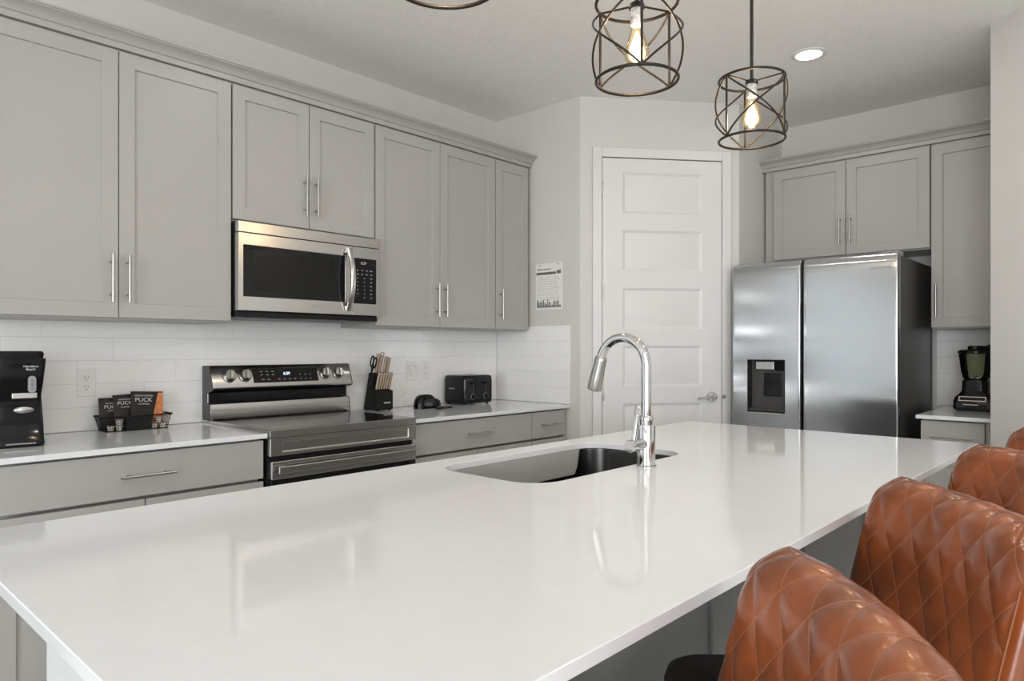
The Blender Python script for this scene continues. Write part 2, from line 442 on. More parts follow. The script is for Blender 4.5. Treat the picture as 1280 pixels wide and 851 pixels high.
for a, b, c, d2 in ((-0.004, 0.0, 0, H_D + 0.006), (DW, DW + 0.004, 0, H_D + 0.006), (0, DW, H_D, H_D + 0.006)):
    gap.box(a, b, -0.003, -0.0008, c, d2)
gap.build('door_gap', 'cabinet_dark', dr_o)
for hz in (2.245, 1.61, 0.99, 0.30):
    h = MB().cyl((-0.002, -0.017, hz - 0.05), 0.006, 0.10, 'z', 10)
    h.box(-0.002, 0.012, -0.0135, -0.011, hz - 0.05, hz + 0.05)
    h.build('hinge', 'nickel', dr_o)
k = MB().lathe([(0.033, 0), (0.033, -0.006), (0.028, -0.012), (0.012, -0.014), (0.011, -0.045), (0.014, -0.047), (0.014, -0.056), (0.006, -0.059)],
               (DW - 0.066, -0.012, 0.958), 'y', 24)
k.tube([(DW - 0.066, -0.062, 0.958), (DW - 0.10, -0.066, 0.958), (DW - 0.15, -0.064, 0.954), (DW - 0.178, -0.058, 0.950)], [0.010, 0.009, 0.008, 0.006], 10)
k.build('door_handle', 'chrome', dr_o)
MB().lathe([(0.014, 0), (0.012, -0.004)], (DW + 0.014, -0.018, 0.958), 'y', 16).build('strike_plate', 'nickel', dr_o)

# ------------------------------------------------------------------ cabinets
def bar_pull(parent, x, z, vertical=True, L=0.187, y=0.0, r=0.0052):
    mb = MB(); s = 0.032
    if vertical:
        mb.cyl((x, y - s, z - L / 2), r, L, 'z', 12)
        for k in (-1, 1): mb.cyl((x, y - s, z + k * 0.064), 0.0045, s, 'y', 10)
    else:
        mb.cyl((x - L / 2, y - s, z), r, L, 'x', 12)
        for k in (-1, 1): mb.cyl((x + k * 0.064, y - s, z), 0.0045, s, 'y', 10)
    return mb.build('handle', 'nickel', parent)
def shaker(parent, x0, x1, z0, z1, rail=0.057):
    mb = MB().panel(x1 - x0, z1 - z0, 0.019, rail, x1 - x0 - rail, rail, z1 - z0 - rail, 0.009, x0, 0, z0, slope=0.0015)
    return mb.build('door', 'cabinet', parent, bevel=0.0012)
def upper_cabinet(label, x, w, z0, z1, doors, loc_fn, depth=0.328, filler_r=0.0, filler_l=0.0, group=None):
    t = thing('wall_cabinet', label, 'cabinet', loc_fn(x, z0), loc_fn.rz, group)
    H = z1 - z0
    b = MB().box(-filler_l + 0.0005, w + filler_r - 0.0005, 0.024, depth, 0, H)
    b.build('cabinet_body', 'cabinet', t, bevel=0.001)
    for xa, xb, hx in doors:
        d = shaker(t, xa + 0.002, xb - 0.002, 0.008, H - 0.012)
        bar_pull(d, hx, 0.16, True)
    return t
def left_fn(x, z): return (x, 2.987, z)
left_fn.rz = 0.0
def right_fn(x, z): return (4.58, x, z)
right_fn.rz = -PI / 2
UB, UT = 1.375, 2.442
upper_cabinet('large grey two-door wall cabinet above the coffee maker', 0.507, 0.908, UB, UT, [(0, 0.454, 0.454 - 0.03), (0.454, 0.908, 0.454 + 0.03)], left_fn)
upper_cabinet('short grey two-door wall cabinet directly above the microwave', 1.420, 0.760, 1.828, UT, [(0, 0.380, 0.380 - 0.03), (0.380, 0.760, 0.380 + 0.03)], left_fn)
upper_cabinet('grey two-door wall cabinet right of the microwave, above the knife block', 2.186, 0.900, UB, UT, [(0, 0.448, 0.448 - 0.03), (0.448, 0.900, 0.448 + 0.03)], left_fn)
upper_cabinet('narrow single-door grey wall cabinet above the toaster, beside the posted notice', 3.090, 0.302, UB, UT, [(0, 0.302, 0.035)], left_fn, filler_r=0.008)
upper_cabinet('grey two-door wall cabinet above the refrigerator', 1.862, 0.912, 1.838, UT, [(0, 0.454, 0.454 - 0.03), (0.454, 0.912, 0.454 + 0.03)], right_fn, filler_l=0.062, depth=0.345)
upper_cabinet('grey wall cabinet at right above the blender', 0.945, 0.366, UB, UT, [(0, 0.366, 0.03)], right_fn, depth=0.345)
# crown mouldings above the two runs
prof = [(0.10, 0.0), (0.004, 0.0), (0.004, 0.022), (-0.004, 0.026), (-0.008, 0.034), (-0.018, 0.046), (-0.034, 0.054), (-0.040, 0.056), (-0.040, 0.060), (-0.046, 0.062), (-0.046, 0.069), (0.10, 0.069)]
o = struct(MB().prism(prof, 'x', 0.507, 3.425).build('trim_2', 'cabinet', smooth=30)); o.location = (0, 2.987, UT)
o = struct(MB().prism(prof, 'x', -0.012, 1.355).build('trim_3', 'cabinet', smooth=30)); o.location = (4.58, 1.934, UT); o.rotation_euler = (0, 0, -PI / 2)

def base_cabinet(label, loc, rz, w, depth, doors, drawer_handle=True, filler_l=0.0, filler_r=0.0):
    t = thing('base_cabinet', label, 'cabinet', loc, rz)
    MB().box(-filler_l, w, 0.050, depth, 0.10, 0.892).build('cabinet_body', 'cabinet', t, bevel=0.001)
    if filler_r: MB().box(w + 0.002, w + filler_r, 0.012, depth, 0.10, 0.892).build('filler_strip', 'cabinet', t)
    MB().box(-filler_l, w + filler_r, 0.075, depth, 0.0, 0.0995).build('toe_kick', 'cabinet_dark', t)
    d = MB().box(0.002, w - 0.002, 0, 0.019, 0.728, 0.884).build('drawer', 'cabinet', t, bevel=0.0015)
    bar_pull(d, w / 2, 0.806, False)
    for xa, xb, hx in doors:
        dd = shaker(t, xa + 0.002, xb - 0.002, 0.108, 0.716)
        bar_pull(dd, hx, 0.60, True)
    return t
base_cabinet('grey base cabinet with wide drawer under the coffee maker', (0.505, 2.69, 0), 0, 0.906, 0.612, [(0, 0.449, 0.415), (0.449, 0.906, 0.485)])
base_cabinet('grey base cabinet with wide drawer under the knife block and toaster', (2.190, 2.69, 0), 0, 0.898, 0.612, [(0, 0.449, 0.415), (0.449, 0.898, 0.485)])
base_cabinet('narrow grey base cabinet with short drawer beside the pantry wall', (3.090, 2.69, 0), 0, 0.308, 0.612, [(0, 0.308, 0.035)], filler_r=0.026)
base_cabinet('small grey base cabinet with one drawer under the blender', (4.165, 0.908, 0), -PI / 2, 0.286, 0.74, [(0, 0.286, 0.035)], filler_r=0.036)

# ------------------------------------------------------------------ countertops
def counter(name, label, x0, x1, y0, y1, z=0.894, top=0.914):
    return tag(MB().box(x0, x1, y0, y1, z, top).build(name, 'quartz', bevel=0.002), label, 'countertop')
counter('countertop', 'white quartz countertop left of the stove, under the coffee maker', 0.505, 1.4155, 2.667, 3.305)
counter('countertop', 'white quartz countertop right of the stove, under the toaster', 2.1885, 3.425, 2.667, 3.305)
counter('countertop', 'small white quartz countertop beside the refrigerator, under the blender', 4.137, 4.920, 0.58, 0.925)

# ------------------------------------------------------------------ island
IX0, IX1, IY0, IY1 = 0.243, 3.030, 0.474, 1.640
SX0, SX1, SY0, SY1 = 1.335, 2.115, 1.145, 1.552
def slab_with_hole(outer, inner, z0, z1):
    bm = bmesh.new()
    loops = {}
    for zz, nm in ((z1, 't'), (z0, 'b')):
        es = []
        for lp, k in ((outer, 'o'), (inner, 'i')):
            vs_ = [bm.verts.new((x, y, zz)) for x, y in lp]; loops[nm + k] = vs_
            for i in range(len(vs_)): es.append(bm.edges.new((vs_[i], vs_[(i + 1) % len(vs_)])))
        bmesh.ops.triangle_fill(bm, use_beauty=True, use_dissolve=False, edges=es)
    for k in 'oi':
        t, b = loops['t' + k], loops['b' + k]; n = len(t)
        for i in range(n):
            j = (i + 1) % n; bm.faces.new((t[i], t[j], b[j], b[i]))
    mb = MB(); mb.bm.free(); mb.bm = bm
    return mb
hole = [(x, y) for x, y, z in rrect(SX0, SX1, SY0, SY1, 0.10, 0, 10)]
island = thing('kitchen_island', 'long kitchen island with glossy white quartz top, grey body and white end panel', 'kitchen island', (0, 0, 0))
slab_with_hole([(IX0, IY0), (IX1, IY0), (IX1, IY1), (IX0, IY1)], hole, 0.894, 0.914).build('worktop', 'quartz', island, bevel=0.002, smooth=20)
BY0, BY1 = 0.845, 1.600
MB().box(0.400, 2.965, BY0, BY0 + 0.03, 0.0, 0.8935).build('seating_side_panel', 'island_panel', island, bevel=0.001)
b = MB()
for xx in (0.40, 1.02, 1.665, 2.31, 2.945):
    b.box(xx, xx + 0.02 + 0.07, BY0 - 0.012, BY0 - 0.0005, 0.0, 0.893) if xx > 0.5 and xx < 2.9 else None
b.box(0.405, 2.96, BY0 - 0.012, BY0 - 0.0005, 0.0, 0.09)
b.build('panel_trim', 'island_panel', island, bevel=0.0015)
MB().box(0.385, 0.3995, BY0 - 0.012, BY1, 0.0, 0.8935).build('end_panel', 'white_wall', island, bevel=0.001)['label'] = 'white painted end panel'
MB().box(2.9655, 2.98, BY0 - 0.012, BY1, 0.0, 0.8935).build('end_panel', 'island_panel', island, bevel=0.001)
cb = MB().box(0.400, 2.965, BY1 - 0.05, BY1 - 0.021, 0.10, 0.8935).box(0.400, 2.965, BY1 - 0.10, BY1 - 0.075, 0.0, 0.0995)
cb.build('cabinet_body', 'cabinet', island)
xs_ = [0.405, 0.86, 1.30, 1.725, 2.15, 2.56, 2.962]
for a, c in zip(xs_, xs_[1:]):
    d = MB().panel(c - a - 0.004, 0.775, 0.019, 0.057, c - a - 0.061, 0.057, 0.718, 0.009, 0, 0, 0).build('door', 'cabinet', island, bevel=0.0012)
    d.location = (c - 0.002, BY1 - 0.001, 0.108); d.rotation_euler = (0, 0, PI)
    bar_pull(d, 0.035, 0.66, True)

# sink bowl hung under the slab
sink = thing('sink', 'stainless undermount kitchen sink set into the white island top', 'sink', ((SX0 + SX1) / 2, (SY0 + SY1) / 2, 0.694))
sw, sd = (SX1 - SX0) / 2, (SY1 - SY0) / 2
def ring(off, z, r): return rrect(-sw + off, sw - off, -sd + off, sd - off, r, z, 10)
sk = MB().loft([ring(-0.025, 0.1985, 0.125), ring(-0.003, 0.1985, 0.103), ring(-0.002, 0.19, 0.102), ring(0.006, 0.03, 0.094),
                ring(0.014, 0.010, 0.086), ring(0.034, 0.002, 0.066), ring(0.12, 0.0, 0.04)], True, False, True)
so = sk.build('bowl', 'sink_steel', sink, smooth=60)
MB().lathe([(0.045, 0.004), (0.043, 0.006), (0.030, 0.0045), (0.012, 0.003)], (0.05, 0.0, -0.001), 'z', 24).build('drain', 'nickel', sink)

# faucet
fa = thing('faucet', 'tall chrome gooseneck pull-down faucet standing beside the island sink', 'faucet', (1.775, 1.100, 0.914))
MB().lathe([(0.030, 0.0), (0.030, 0.004), (0.0265, 0.007), (0.0262, 0.118), (0.0245, 0.123), (0.0185, 0.124), (0.0185, 0.136), (0.020, 0.137), (0.020, 0.146), (0.017, 0.150)],
           seg=36).build('body', 'chrome', fa, smooth=40)
arc = [(0, 0, 0.13), (0, 0, 0.18), (0, 0, 0.23), (0, 0, 0.27)]
zc, rr = 0.298, 0.082
for k in range(0, 23):
    a = R(165 * k / 22); arc.append((0, rr - rr * math.cos(a), zc + rr * math.sin(a)))
end = Vector(arc[-1]); tan = Vector((0, math.sin(R(165)), math.cos(R(165))))
MB().tube(arc, 0.0142, 20).build('spout', 'chrome', fa, smooth=60)
hd = MB().lathe([(0.0160, -0.002), (0.0185, 0.001), (0.0190, 0.010), (0.0188, 0.030), (0.0215, 0.062), (0.0225, 0.098), (0.0215, 0.104), (0.017, 0.106)], seg=28)
hd.move(Matrix.Translation(end) @ Vector((0, 0, 1)).rotation_difference(tan).to_matrix().to_4x4())
hd.build('spray_head', 'nickel', fa, smooth=40)['label'] = 'satin spray head'
hb = MB().lathe([(0.0165, -0.015), (0.0165, -0.074), (0.0185, -0.078), (0.0185, -0.089), (0.0165, -0.092)], (0, 0, 0.068), 'x', 28)
hb.build('handle_hub', 'chrome', fa, smooth=40)
lv = MB().loft([rrect(-0.0075, 0.0075, -0.0065, 0.0065, 0.004, 0, 4), [(p[0] + 0.010, p[1], p[2]) for p in rrect(-0.0055, 0.0055, -0.006, 0.006, 0.004, 0.05, 4)],
                [(p[0] + 0.021, p[1], p[2]) for p in rrect(-0.0065, 0.0065, -0.0075, 0.0075, 0.004, 0.100, 4)],
                [(p[0] + 0.022, p[1], p[2]) for p in rrect(-0.004, 0.004, -0.005, 0.005, 0.003, 0.104, 4)]])
lv.move(Matrix.Translation((-0.066, 0, 0.080))); lv.build('lever', 'chrome', fa, smooth=50)

# ------------------------------------------------------------------ stove
st = thing('stove', 'freestanding stainless electric stove with glass cooktop and rear control panel', 'stove', (1.4200, 2.655, 0))
W = 0.7640
MB().box(0.004, W - 0.004, 0.03, 0.60, 0.02, 0.888).box(0.03, W - 0.03, 0.06, 0.58, 0.0, 0.0195).build('oven_body', 'black_matte', st, bevel=0.002)
ck = MB().panel(W, 0.655, 0.033, 0.014, W - 0.014, 0.018, 0.575, 0.003)     # frame of the cooktop, recessed for the glass
ck.move(Matrix.Translation((0, 0, 0.926)) @ Matrix.Rotation(-PI / 2, 4, 'X'))
ck.bm.transform(Matrix.Identity(4))
ck.build('cooktop_frame', 'steel_h', st, bevel=0.003)
gl = MB().box(0.0145, W - 0.0145, 0.0185, 0.5745, 0.9232, 0.9262)
gl.build('cooktop_glass', 'black_glass', st, bevel=0.001)
fc = MB().panel(W, 0.073, 0.03, 0.055, W - 0.045, 0.014, 0.060, 0.006, 0, -0.002, 0.818, slope=0.003)
fc.build('front_panel', 'steel_h', st, bevel=0.003)
dr2 = MB().box(0.004, W - 0.004, -0.006, 0.03, 0.722, 0.797).build('oven_door', 'steel_h', st, bevel=0.004)
MB().box(0.004, W - 0.004, -0.004, 0.03, 0.235, 0.7215).build('oven_window', 'black_glass', dr2, bevel=0.003)
hm = MB().box(0.022, W - 0.028, -0.036, -0.026, 0.748, 0.778)
hm.build('oven_handle', 'steel', dr2, bevel=0.004)
for hx in (0.04, W - 0.075): MB().box(hx, hx + 0.035, -0.027, -0.0055, 0.752, 0.774).build('handle_mount', 'steel', dr2, bevel=0.002)
MB().box(0.004, W - 0.004, -0.004, 0.03, 0.06, 0.225).build('drawer', 'steel_h', st, bevel=0.004)
# rear control panel: side profile swept across the width (y grows towards the wall)
bgp = [(0.590, 0.926), (0.574, 0.926), (0.566, 0.935), (0.553, 1.006), (0.578, 1.012), (0.578, 1.052), (0.505 + 0.006, 1.078), (0.592, 1.184), (0.600, 1.188), (0.640, 1.188), (0.645, 1.180), (0.645, 0.89), (0.602, 0.89)]
bgp = [(0.560, 0.9265), (0.556, 0.935), (0.566, 1.000), (0.570, 1.004), (0.592, 1.006), (0.592, 1.052), (0.540, 1.066), (0.536, 1.072), (0.534, 1.080), (0.570, 1.176), (0.577, 1.181), (0.635, 1.181), (0.640, 1.176), (0.640, 0.9265)]
MB().prism([(y, z) for y, z in bgp], 'x', 0.004, W - 0.004).build('backguard', 'steel_h', st, bevel=0.0015)
bl = MB().box(0.008, W - 0.008, 0.5885, 0.5935, 1.006, 1.052); bl.box(0.10, W - 0.10, 0.575, 0.5885, 1.010, 1.018)
bl.build('vent_slot', 'black_gloss', st)
MB().prism([(0.541, 1.0665), (0.5345, 1.0785), (0.548, 1.066), (0.591, 1.0535)], 'x', 0.006, W - 0.006).bm.free()
us = MB(); us.prism([(0.5365, 1.0705), (0.5395, 1.0655), (0.591, 1.0505), (0.591, 1.0515)], 'x', 0.005, W - 0.005); us.build('lower_lip', 'black_gloss', st)
MB().prism([(y, z) for y, z in bgp], 'x', 0.0, 0.0038).build('side_cap', 'dark_grey', st)
MB().prism([(y, z) for y, z in bgp], 'x', W - 0.0038, W).build('side_cap', 'dark_grey', st)
# face frame of the sloping panel
A0 = Vector((0, 0.534, 1.080)); fv = Vector((0, 0.036, 0.096)).normalized(); fn = Vector((0, -fv.z, fv.y))
def face_mtx(x, up, out=0.0):
    o_ = A0 + fv * up + fn * out
    m4 = Matrix((( 1, 0, 0, x), (0, -fn.y, fv.y, o_.y), (0, -fn.z, fv.z, o_.z), (0, 0, 0, 1)))
    return m4      # local: x right, y into the panel, z up the slope
MB().box(0.205, 0.560, -0.0012, 0.0015, 0.016, 0.088).move(face_mtx(0, 0)).build('display', 'black_glass', st, bevel=0.001)
tt = text(st, 'clock', '6:29', 0.021, (0, 0, 0), 'clock'); tt.matrix_local = face_mtx(0.385, 0.060, 0.0016) @ Matrix.Rotation(PI / 2, 4, 'X')
mk = MB()
for c in range(3):
    for r_ in range(2): mk.box(0.245 + c * 0.030, 0.257 + c * 0.030, -0.0018, -0.001, 0.054 + r_ * 0.017, 0.0575 + r_ * 0.017)
for c in range(4): mk.box(0.335 + c * 0.029, 0.345 + c * 0.029, -0.0018, -0.001, 0.030, 0.034)
for c in range(2): mk.box(0.247 + c * 0.03, 0.262 + c * 0.03, -0.0018, -0.001, 0.030, 0.0335)
for c in range(3):
    for r_ in range(2): mk.box(0.455 + c * 0.028, 0.463 + c * 0.028, -0.0018, -0.001, 0.030 + r_ * 0.022, 0.033 + r_ * 0.022)
mk.move(face_mtx(0, 0)).build('touch_marks', 'letter_grey', st)
for kx in (0.088, 0.166, 0.604, 0.682):
    kb = MB().lathe([(0.0300, 0.0), (0.0300, -0.004), (0.0265, -0.006), (0.0250, -0.024), (0.0225, -0.027)], (0, 0, 0), 'y', 28)
    kb.move(face_mtx(kx, 0.054)); ko = kb.build('knob', 'nickel', st, smooth=40)
    MB().box(-0.006, 0.006, -0.036, -0.0265, -0.022, 0.022).move(face_mtx(kx, 0.054) @ Matrix.Rotation(R(12), 4, 'Y')).build('knob_grip', 'steel', ko, bevel=0.002)
    MB().lathe([(0.0315, -0.0005), (0.0315, -0.002), (0.030, -0.003)], (0, 0, 0), 'y', 28).move(face_mtx(kx, 0.054)).build('knob_ring', 'black_plastic', ko)

# ------------------------------------------------------------------ microwave
mw = thing('microwave', 'stainless over-the-range microwave with black window above the stove', 'microwave', (1.4195, 2.935, 1.4265))
W = 0.7580; H = 0.396
MB().box(0.0, W, 0.032, 0.375, 0.0, H).build('housing', 'black_plastic', mw, bevel=0.002)
MB().box(0.002, W - 0.001, 0.0, 0.031, H - 0.049, H).build('vent_strip', 'steel_h', mw, bevel=0.003)
XD = 0.590
md = MB().panel(XD - 0.004, H - 0.055, 0.031, 0.022, XD - 0.045, 0.062, H - 0.106, 0.002, 0.002, 0, 0.003).build('door', 'steel_h', mw, bevel=0.002)
MB().box(0.0245, XD - 0.0435, 0.0012, 0.012, 0.0655, H - 0.1035).build('window', 'black_glass', md)
sc_ = MB().panel(0.40, 0.18, 0.0006, 0.004, 0.396, 0.004, 0.176, 0.0004, 0.075, 0.0006, 0.09); sc_.build('window_mesh', 'black_plastic', md)
pts = []
for k in range(17):
    a = -1 + 2 * k / 16; pts.append((XD - 0.030, -0.012 - 0.040 * (1 - a * a), 0.178 + 0.152 * a))
hnd = MB()
loops = []
for i, p in enumerate(pts):
    t_ = Vector(pts[min(i + 1, 16)]) - Vector(pts[max(i - 1, 0)]); t_.normalize()
    nrm = Vector((0, t_.z, -t_.y)); c = Vector(p)
    loops.append([c + Vector((sx * 0.0135, 0, 0)) + nrm * sy for sx, sy in ((-1, 0.004), (-1, -0.002), (-0.5, -0.007), (0.5, -0.007), (1, -0.002), (1, 0.004))])
hnd.loft(loops); hnd.build('handle', 'steel', md, smooth=45)
for hz in (0.022, 0.310): MB().box(XD - 0.040, XD - 0.020, -0.014, 0.0, hz, hz + 0.024).build('handle_mount', 'steel', md, bevel=0.001)
cp = MB().panel(W - XD - 0.001, H - 0.055, 0.031, 0.004, W - XD - 0.024, 0.058, H - 0.110, 0.0015, XD, 0, 0.003).build('control_panel', 'steel_h', mw, bevel=0.003)
MB().box(XD + 0.0045, W - 0.0245, 0.0005, 0.012, 0.0615, H - 0.1075).build('keypad', 'black_gloss', cp)
kp = MB()
for r_ in range(8):
    for c in range(3 if r_ > 1 else 4):
        n_c = 3 if r_ > 1 else 4
        xx = XD + 0.030 + c * (0.082 / (n_c - 1)); zz = 0.090 + (7 - r_) * 0.0195
        if r_ == 7 and c == 0: continue
        kp.box(xx - (0.006 if r_ < 2 or c == 2 else 0.003), xx + (0.006 if r_ < 2 or c == 2 else 0.003), -0.0002, 0.0004, zz, zz + 0.0038)
kp.build('key_marks', 'letter_grey', cp)
text(cp, 'clock', '6:29', 0.020, (XD + 0.066, 0.0004, 0.265), 'letter_white')
text(md, 'maker_lettering', 'SAMSUNG', 0.0105, (0.385, -0.0003, 0.036), 'letter_grey', sx=1.15)
ub = MB().box(0.004, W - 0.004, 0.020, 0.372, -0.026, -0.0005)
ub.build('underside_tray', 'black_plastic', mw, bevel=0.002)
vg = MB().box(0.03, 0.26, 0.06, 0.20, -0.030, -0.0262).box(W - 0.26, W - 0.03, 0.06, 0.20, -0.030, -0.0262).box(0.30, W - 0.30, 0.10, 0.16, -0.029, -0.0262)
vg.build('grease_filter', 'vent_grey', mw)

# ------------------------------------------------------------------ refrigerator
fg = thing('refrigerator', 'side-by-side stainless refrigerator with ice dispenser, dark grey sides', 'refrigerator', (4.095, 1.922, 0), -PI / 2)
FW, FH = 0.922, 1.778
MB().box(0.004, FW - 0.004, 0.075, 0.815, 0.03, FH - 0.014).box(0.03, FW - 0.03, 0.09, 0.80, 0.0, 0.0295).build('cabinet', 'dark_grey', fg, bevel=0.004)
XS = 0.413
def fridge_door_skin(mb, x0, x1, z0, z1, hole=None):
    """gently crowned front: rounded off towards the top edge and the sides"""
    nx, nz = 26, 60
    import bisect
    xs = [x0 + (x1 - x0) * i / nx for i in range(nx + 1)]; zs = [z0 + (z1 - z0) * i / nz for i in range(nz + 1)]
    zs += [z1 - d_ for d_ in (0.003, 0.006, 0.01, 0.015, 0.021)]; 
    xs += [x0 + d_ for d_ in (0.0015, 0.003, 0.005)] + [x1 - d_ for d_ in (0.0015, 0.003, 0.005)]
    if hole: xs += [hole[0], hole[1]]; zs += [hole[2], hole[3]]
    xs = sorted(set(round(v, 5) for v in xs)); zs = sorted(set(round(v, 5) for v in zs))
    def yy(x, z):
        dt = z1 - z; y = 0.0
        if dt < 0.055: y += 0.020 * (1 - dt / 0.055) ** 2.6
        e = min(x - x0, x1 - x)
        if e < 0.005: y += 0.003 * (1 - e / 0.005) ** 2
        y += 0.0012 * math.sin((z - 0.2) * 5.2) + 0.002 * ((x - (x0 + x1) / 2) / (x1 - x0) * 2) ** 2
        return y
    g = [[mb.bm.verts.new((x, yy(x, z), z)) for z in zs] for x in xs]
    for i in range(len(xs) - 1):
        for k in range(len(zs) - 1):
            if hole and xs[i] >= hole[0] - 1e-6 and xs[i + 1] <= hole[1] + 1e-6 and zs[k] >= hole[2] - 1e-6 and zs[k + 1] <= hole[3] + 1e-6: continue
            mb.bm.faces.new((g[i][k], g[i + 1][k], g[i + 1][k + 1], g[i][k + 1]))
    bmesh.ops.delete(mb.bm, geom=[v for v in mb.bm.verts if not v.link_faces], context='VERTS')
    be = [e for e in mb.bm.edges if e.is_boundary]
    ex_ = bmesh.ops.extrude_edge_only(mb.bm, edges=be)
    for v in [q for q in ex_['geom'] if isinstance(q, bmesh.types.BMVert)]: v.co.y = 0.058
    uvl = mb.bm.loops.layers.uv.new('brush')
    for f in mb.bm.faces:
        for lp in f.loops: lp[uvl].uv = (lp.vert.co.x + lp.vert.co.y * 0.3, lp.vert.co.z)
    return mb
HX = (0.097, 0.327, 0.878, 1.196)
lft = fridge_door_skin(MB(), 0.0, XS, 0.06, FH, HX).build('freezer_door', 'fridge_steel', fg, smooth=50)
rgt = fridge_door_skin(MB(), XS + 0.020, FW, 0.06, FH).build('refrigerator_door', 'fridge_steel', fg, smooth=50)
MB().box(0.002, XS - 0.002, 0.050, 0.073, 0.062, FH - 0.022).build('door_liner', 'dark_grey', lft)
MB().box(XS + 0.022, FW - 0.002, 0.050, 0.073, 0.062, FH - 0.022).build('door_liner', 'dark_grey', rgt)
MB().box(XS + 0.0005, XS + 0.0195, 0.040, 0.058, 0.06, FH - 0.012).build('door_gap', 'black_plastic', fg)
MB().box(XS - 0.004 + 0.007, XS + 0.0085, 0.012, 0.0398, 0.35, 1.53).build('handle_strip', 'black_gloss', fg)
# ice and water dispenser
dp = MB()
x0, x1, z0, z1 = HX; e = 0.0015
dp.panel(x1 - x0 - 2 * e, z1 - z0 - 2 * e, 0.090, 0.006, x1 - x0 - 2 * e - 0.006, 0.010, z1 - z0 - 2 * e - 0.006, 0.082, x0 + e, 0.0015, z0 + e)
dpo = dp.build('ice_dispenser', 'black_plastic', lft)
MB().box(x0 + 0.010, x1 - 0.010, 0.066, 0.0828, z0 + 0.030, z1 - 0.075).build('dispenser_back', 'steel', dpo, bevel=0.002)
MB().box(x0 + 0.045, x1 - 0.075, 0.020, 0.082, z1 - 0.060, z1 - 0.012).build('dispenser_controls', 'steel', dpo, bevel=0.003)
MB().box(x1 - 0.070, x1 - 0.012, 0.024, 0.082, z1 - 0.066, z1 - 0.010).build('dispenser_chute', 'black_gloss', dpo, bevel=0.003)
pd = MB().prism([(0.046, z1 - 0.082), (0.036, z0 + 0.10), (0.048, z0 + 0.096), (0.065, z1 - 0.082)], 'x', x0 + 0.085, x1 - 0.040)
pd.build('dispenser_paddle', 'black_gloss', dpo, bevel=0.003)
MB().box(x0 + 0.008, x1 - 0.008, 0.006, 0.082, z0 + 0.0105, z0 + 0.022).build('drip_tray', 'dark_grey', dpo, bevel=0.001)
MB().box(x0 - 0.004, x1 + 0.004, -0.006, 0.0005, z0 - 0.009, z0 + 0.001).build('dispenser_lip', 'nickel', dpo, bevel=0.002)
for hx in (0.006, FW - 0.10): MB().box(hx, hx + 0.094, 0.062, 0.15, FH - 0.0138, FH + 0.012).build('hinge_cover', 'grey_plastic', fg, bevel=0.004)
text(rgt, 'maker_lettering', 'SAMSUNG', 0.021, (FW - 0.085, -0.0002, FH - 0.080), 'letter_grey', sx=1.1)

# ------------------------------------------------------------------ pendant lamps
def pendant(x, y, phase, label):
    zb, zt, rc = 2.008, 2.224, 0.113
    t = thing('pendant_lamp', label, 'lamp', (x, y, 0), 0, 'cage pendants in a row above the island')
    N = 56
    def circ(z, r=rc): return [(r * math.cos(2 * PI * i / N), r * math.sin(2 * PI * i / N), z) for i in range(N)]
    for z in (zb, zt): MB().tube(circ(z), 0.0045, 10, closed=True).build('cage_ring', 'bronze', t, smooth=60)
    ang = [phase + 2 * PI * k / 3 for k in range(3)]
    for a in ang:
        MB().cyl((rc * math.cos(a), rc * math.sin(a), zb), 0.0038, zt - zb, 'z', 10).build('cage_bar', 'bronze', t)
        for sgn in (1, -1):
            pts = []
            for k in range(25):
                f = k / 24; b = a + sgn * f * 2 * PI / 3
                rr_ = rc + 0.013 * math.sin(PI * f)
                pts.append((rr_ * math.cos(b), rr_ * math.sin(b), zb + (zt - zb) * f))
            MB().tube(pts, 0.0032, 8).build('cross_bar', 'bronze', t, smooth=60)
        MB().tube([(0.018 * math.cos(a), 0.018 * math.sin(a), zt - 0.006), (rc * math.cos(a), rc * math.sin(a), zt)], 0.003, 8).build('spoke', 'bronze', t)
    MB().cyl((0, 0, zt - 0.004), 0.0062, CEIL - 0.022 - zt + 0.006, 'z', 12).build('stem', 'bronze', t)
    MB().lathe([(0.062, CEIL - 0.0005), (0.062, CEIL - 0.018), (0.05, CEIL - 0.024), (0.010, CEIL - 0.026)], seg=32).build('canopy', 'bronze', t, smooth=40)
    MB().lathe([(0.007, zt), (0.020, zt - 0.003), (0.022, zt - 0.008), (0.022, zt - 0.016), (0.016, zt - 0.018)], seg=24).build('socket_cap', 'bronze', t, smooth=40)
    MB().lathe([(0.0172, zt - 0.017), (0.0175, zt - 0.060), (0.0160, zt - 0.063)], seg=24).build('socket', 'sleeve', t)
    zs_ = zt - 0.062
    bulb = MB().lathe([(0.0135, 0.0), (0.0150, -0.005), (0.0180, -0.018), (0.0255, -0.042), (0.0325, -0.066), (0.0345, -0.080), (0.0318, -0.094), (0.0225, -0.105), (0.0090, -0.110), (0.0008, -0.1105)],
                      (0, 0, zs_), 'z', 32).build('bulb', 'bulb_glass', t, smooth=70)
    fil = MB().lathe([(0.003, -0.018), (0.0090, -0.034), (0.0175, -0.058), (0.0235, -0.078), (0.0205, -0.092), (0.010, -0.101), (0.001, -0.104)], (0, 0, zs_), 'z', 20)
    fil.build('filament', 'filament', bulb, smooth=60)
    d = bpy.data.lights.new('pendant_glow', 'POINT'); d.energy = 9; d.color = (1.0, 0.72, 0.42); d.shadow_soft_size = 0.02
    lo = bpy.data.objects.new('pendant_glow', d); COL.objects.link(lo); lo.parent = t; lo.location = (0, 0, zs_ - 0.072)
    return t
PY = 1.060
pendant(0.945, PY, R(120), 'pendant nearest the camera, only the bottom of its cage ring in view at the top')
pendant(1.662, PY, R(219), 'middle pendant lamp with open bronze cage and lit bulb, cut by the top edge')
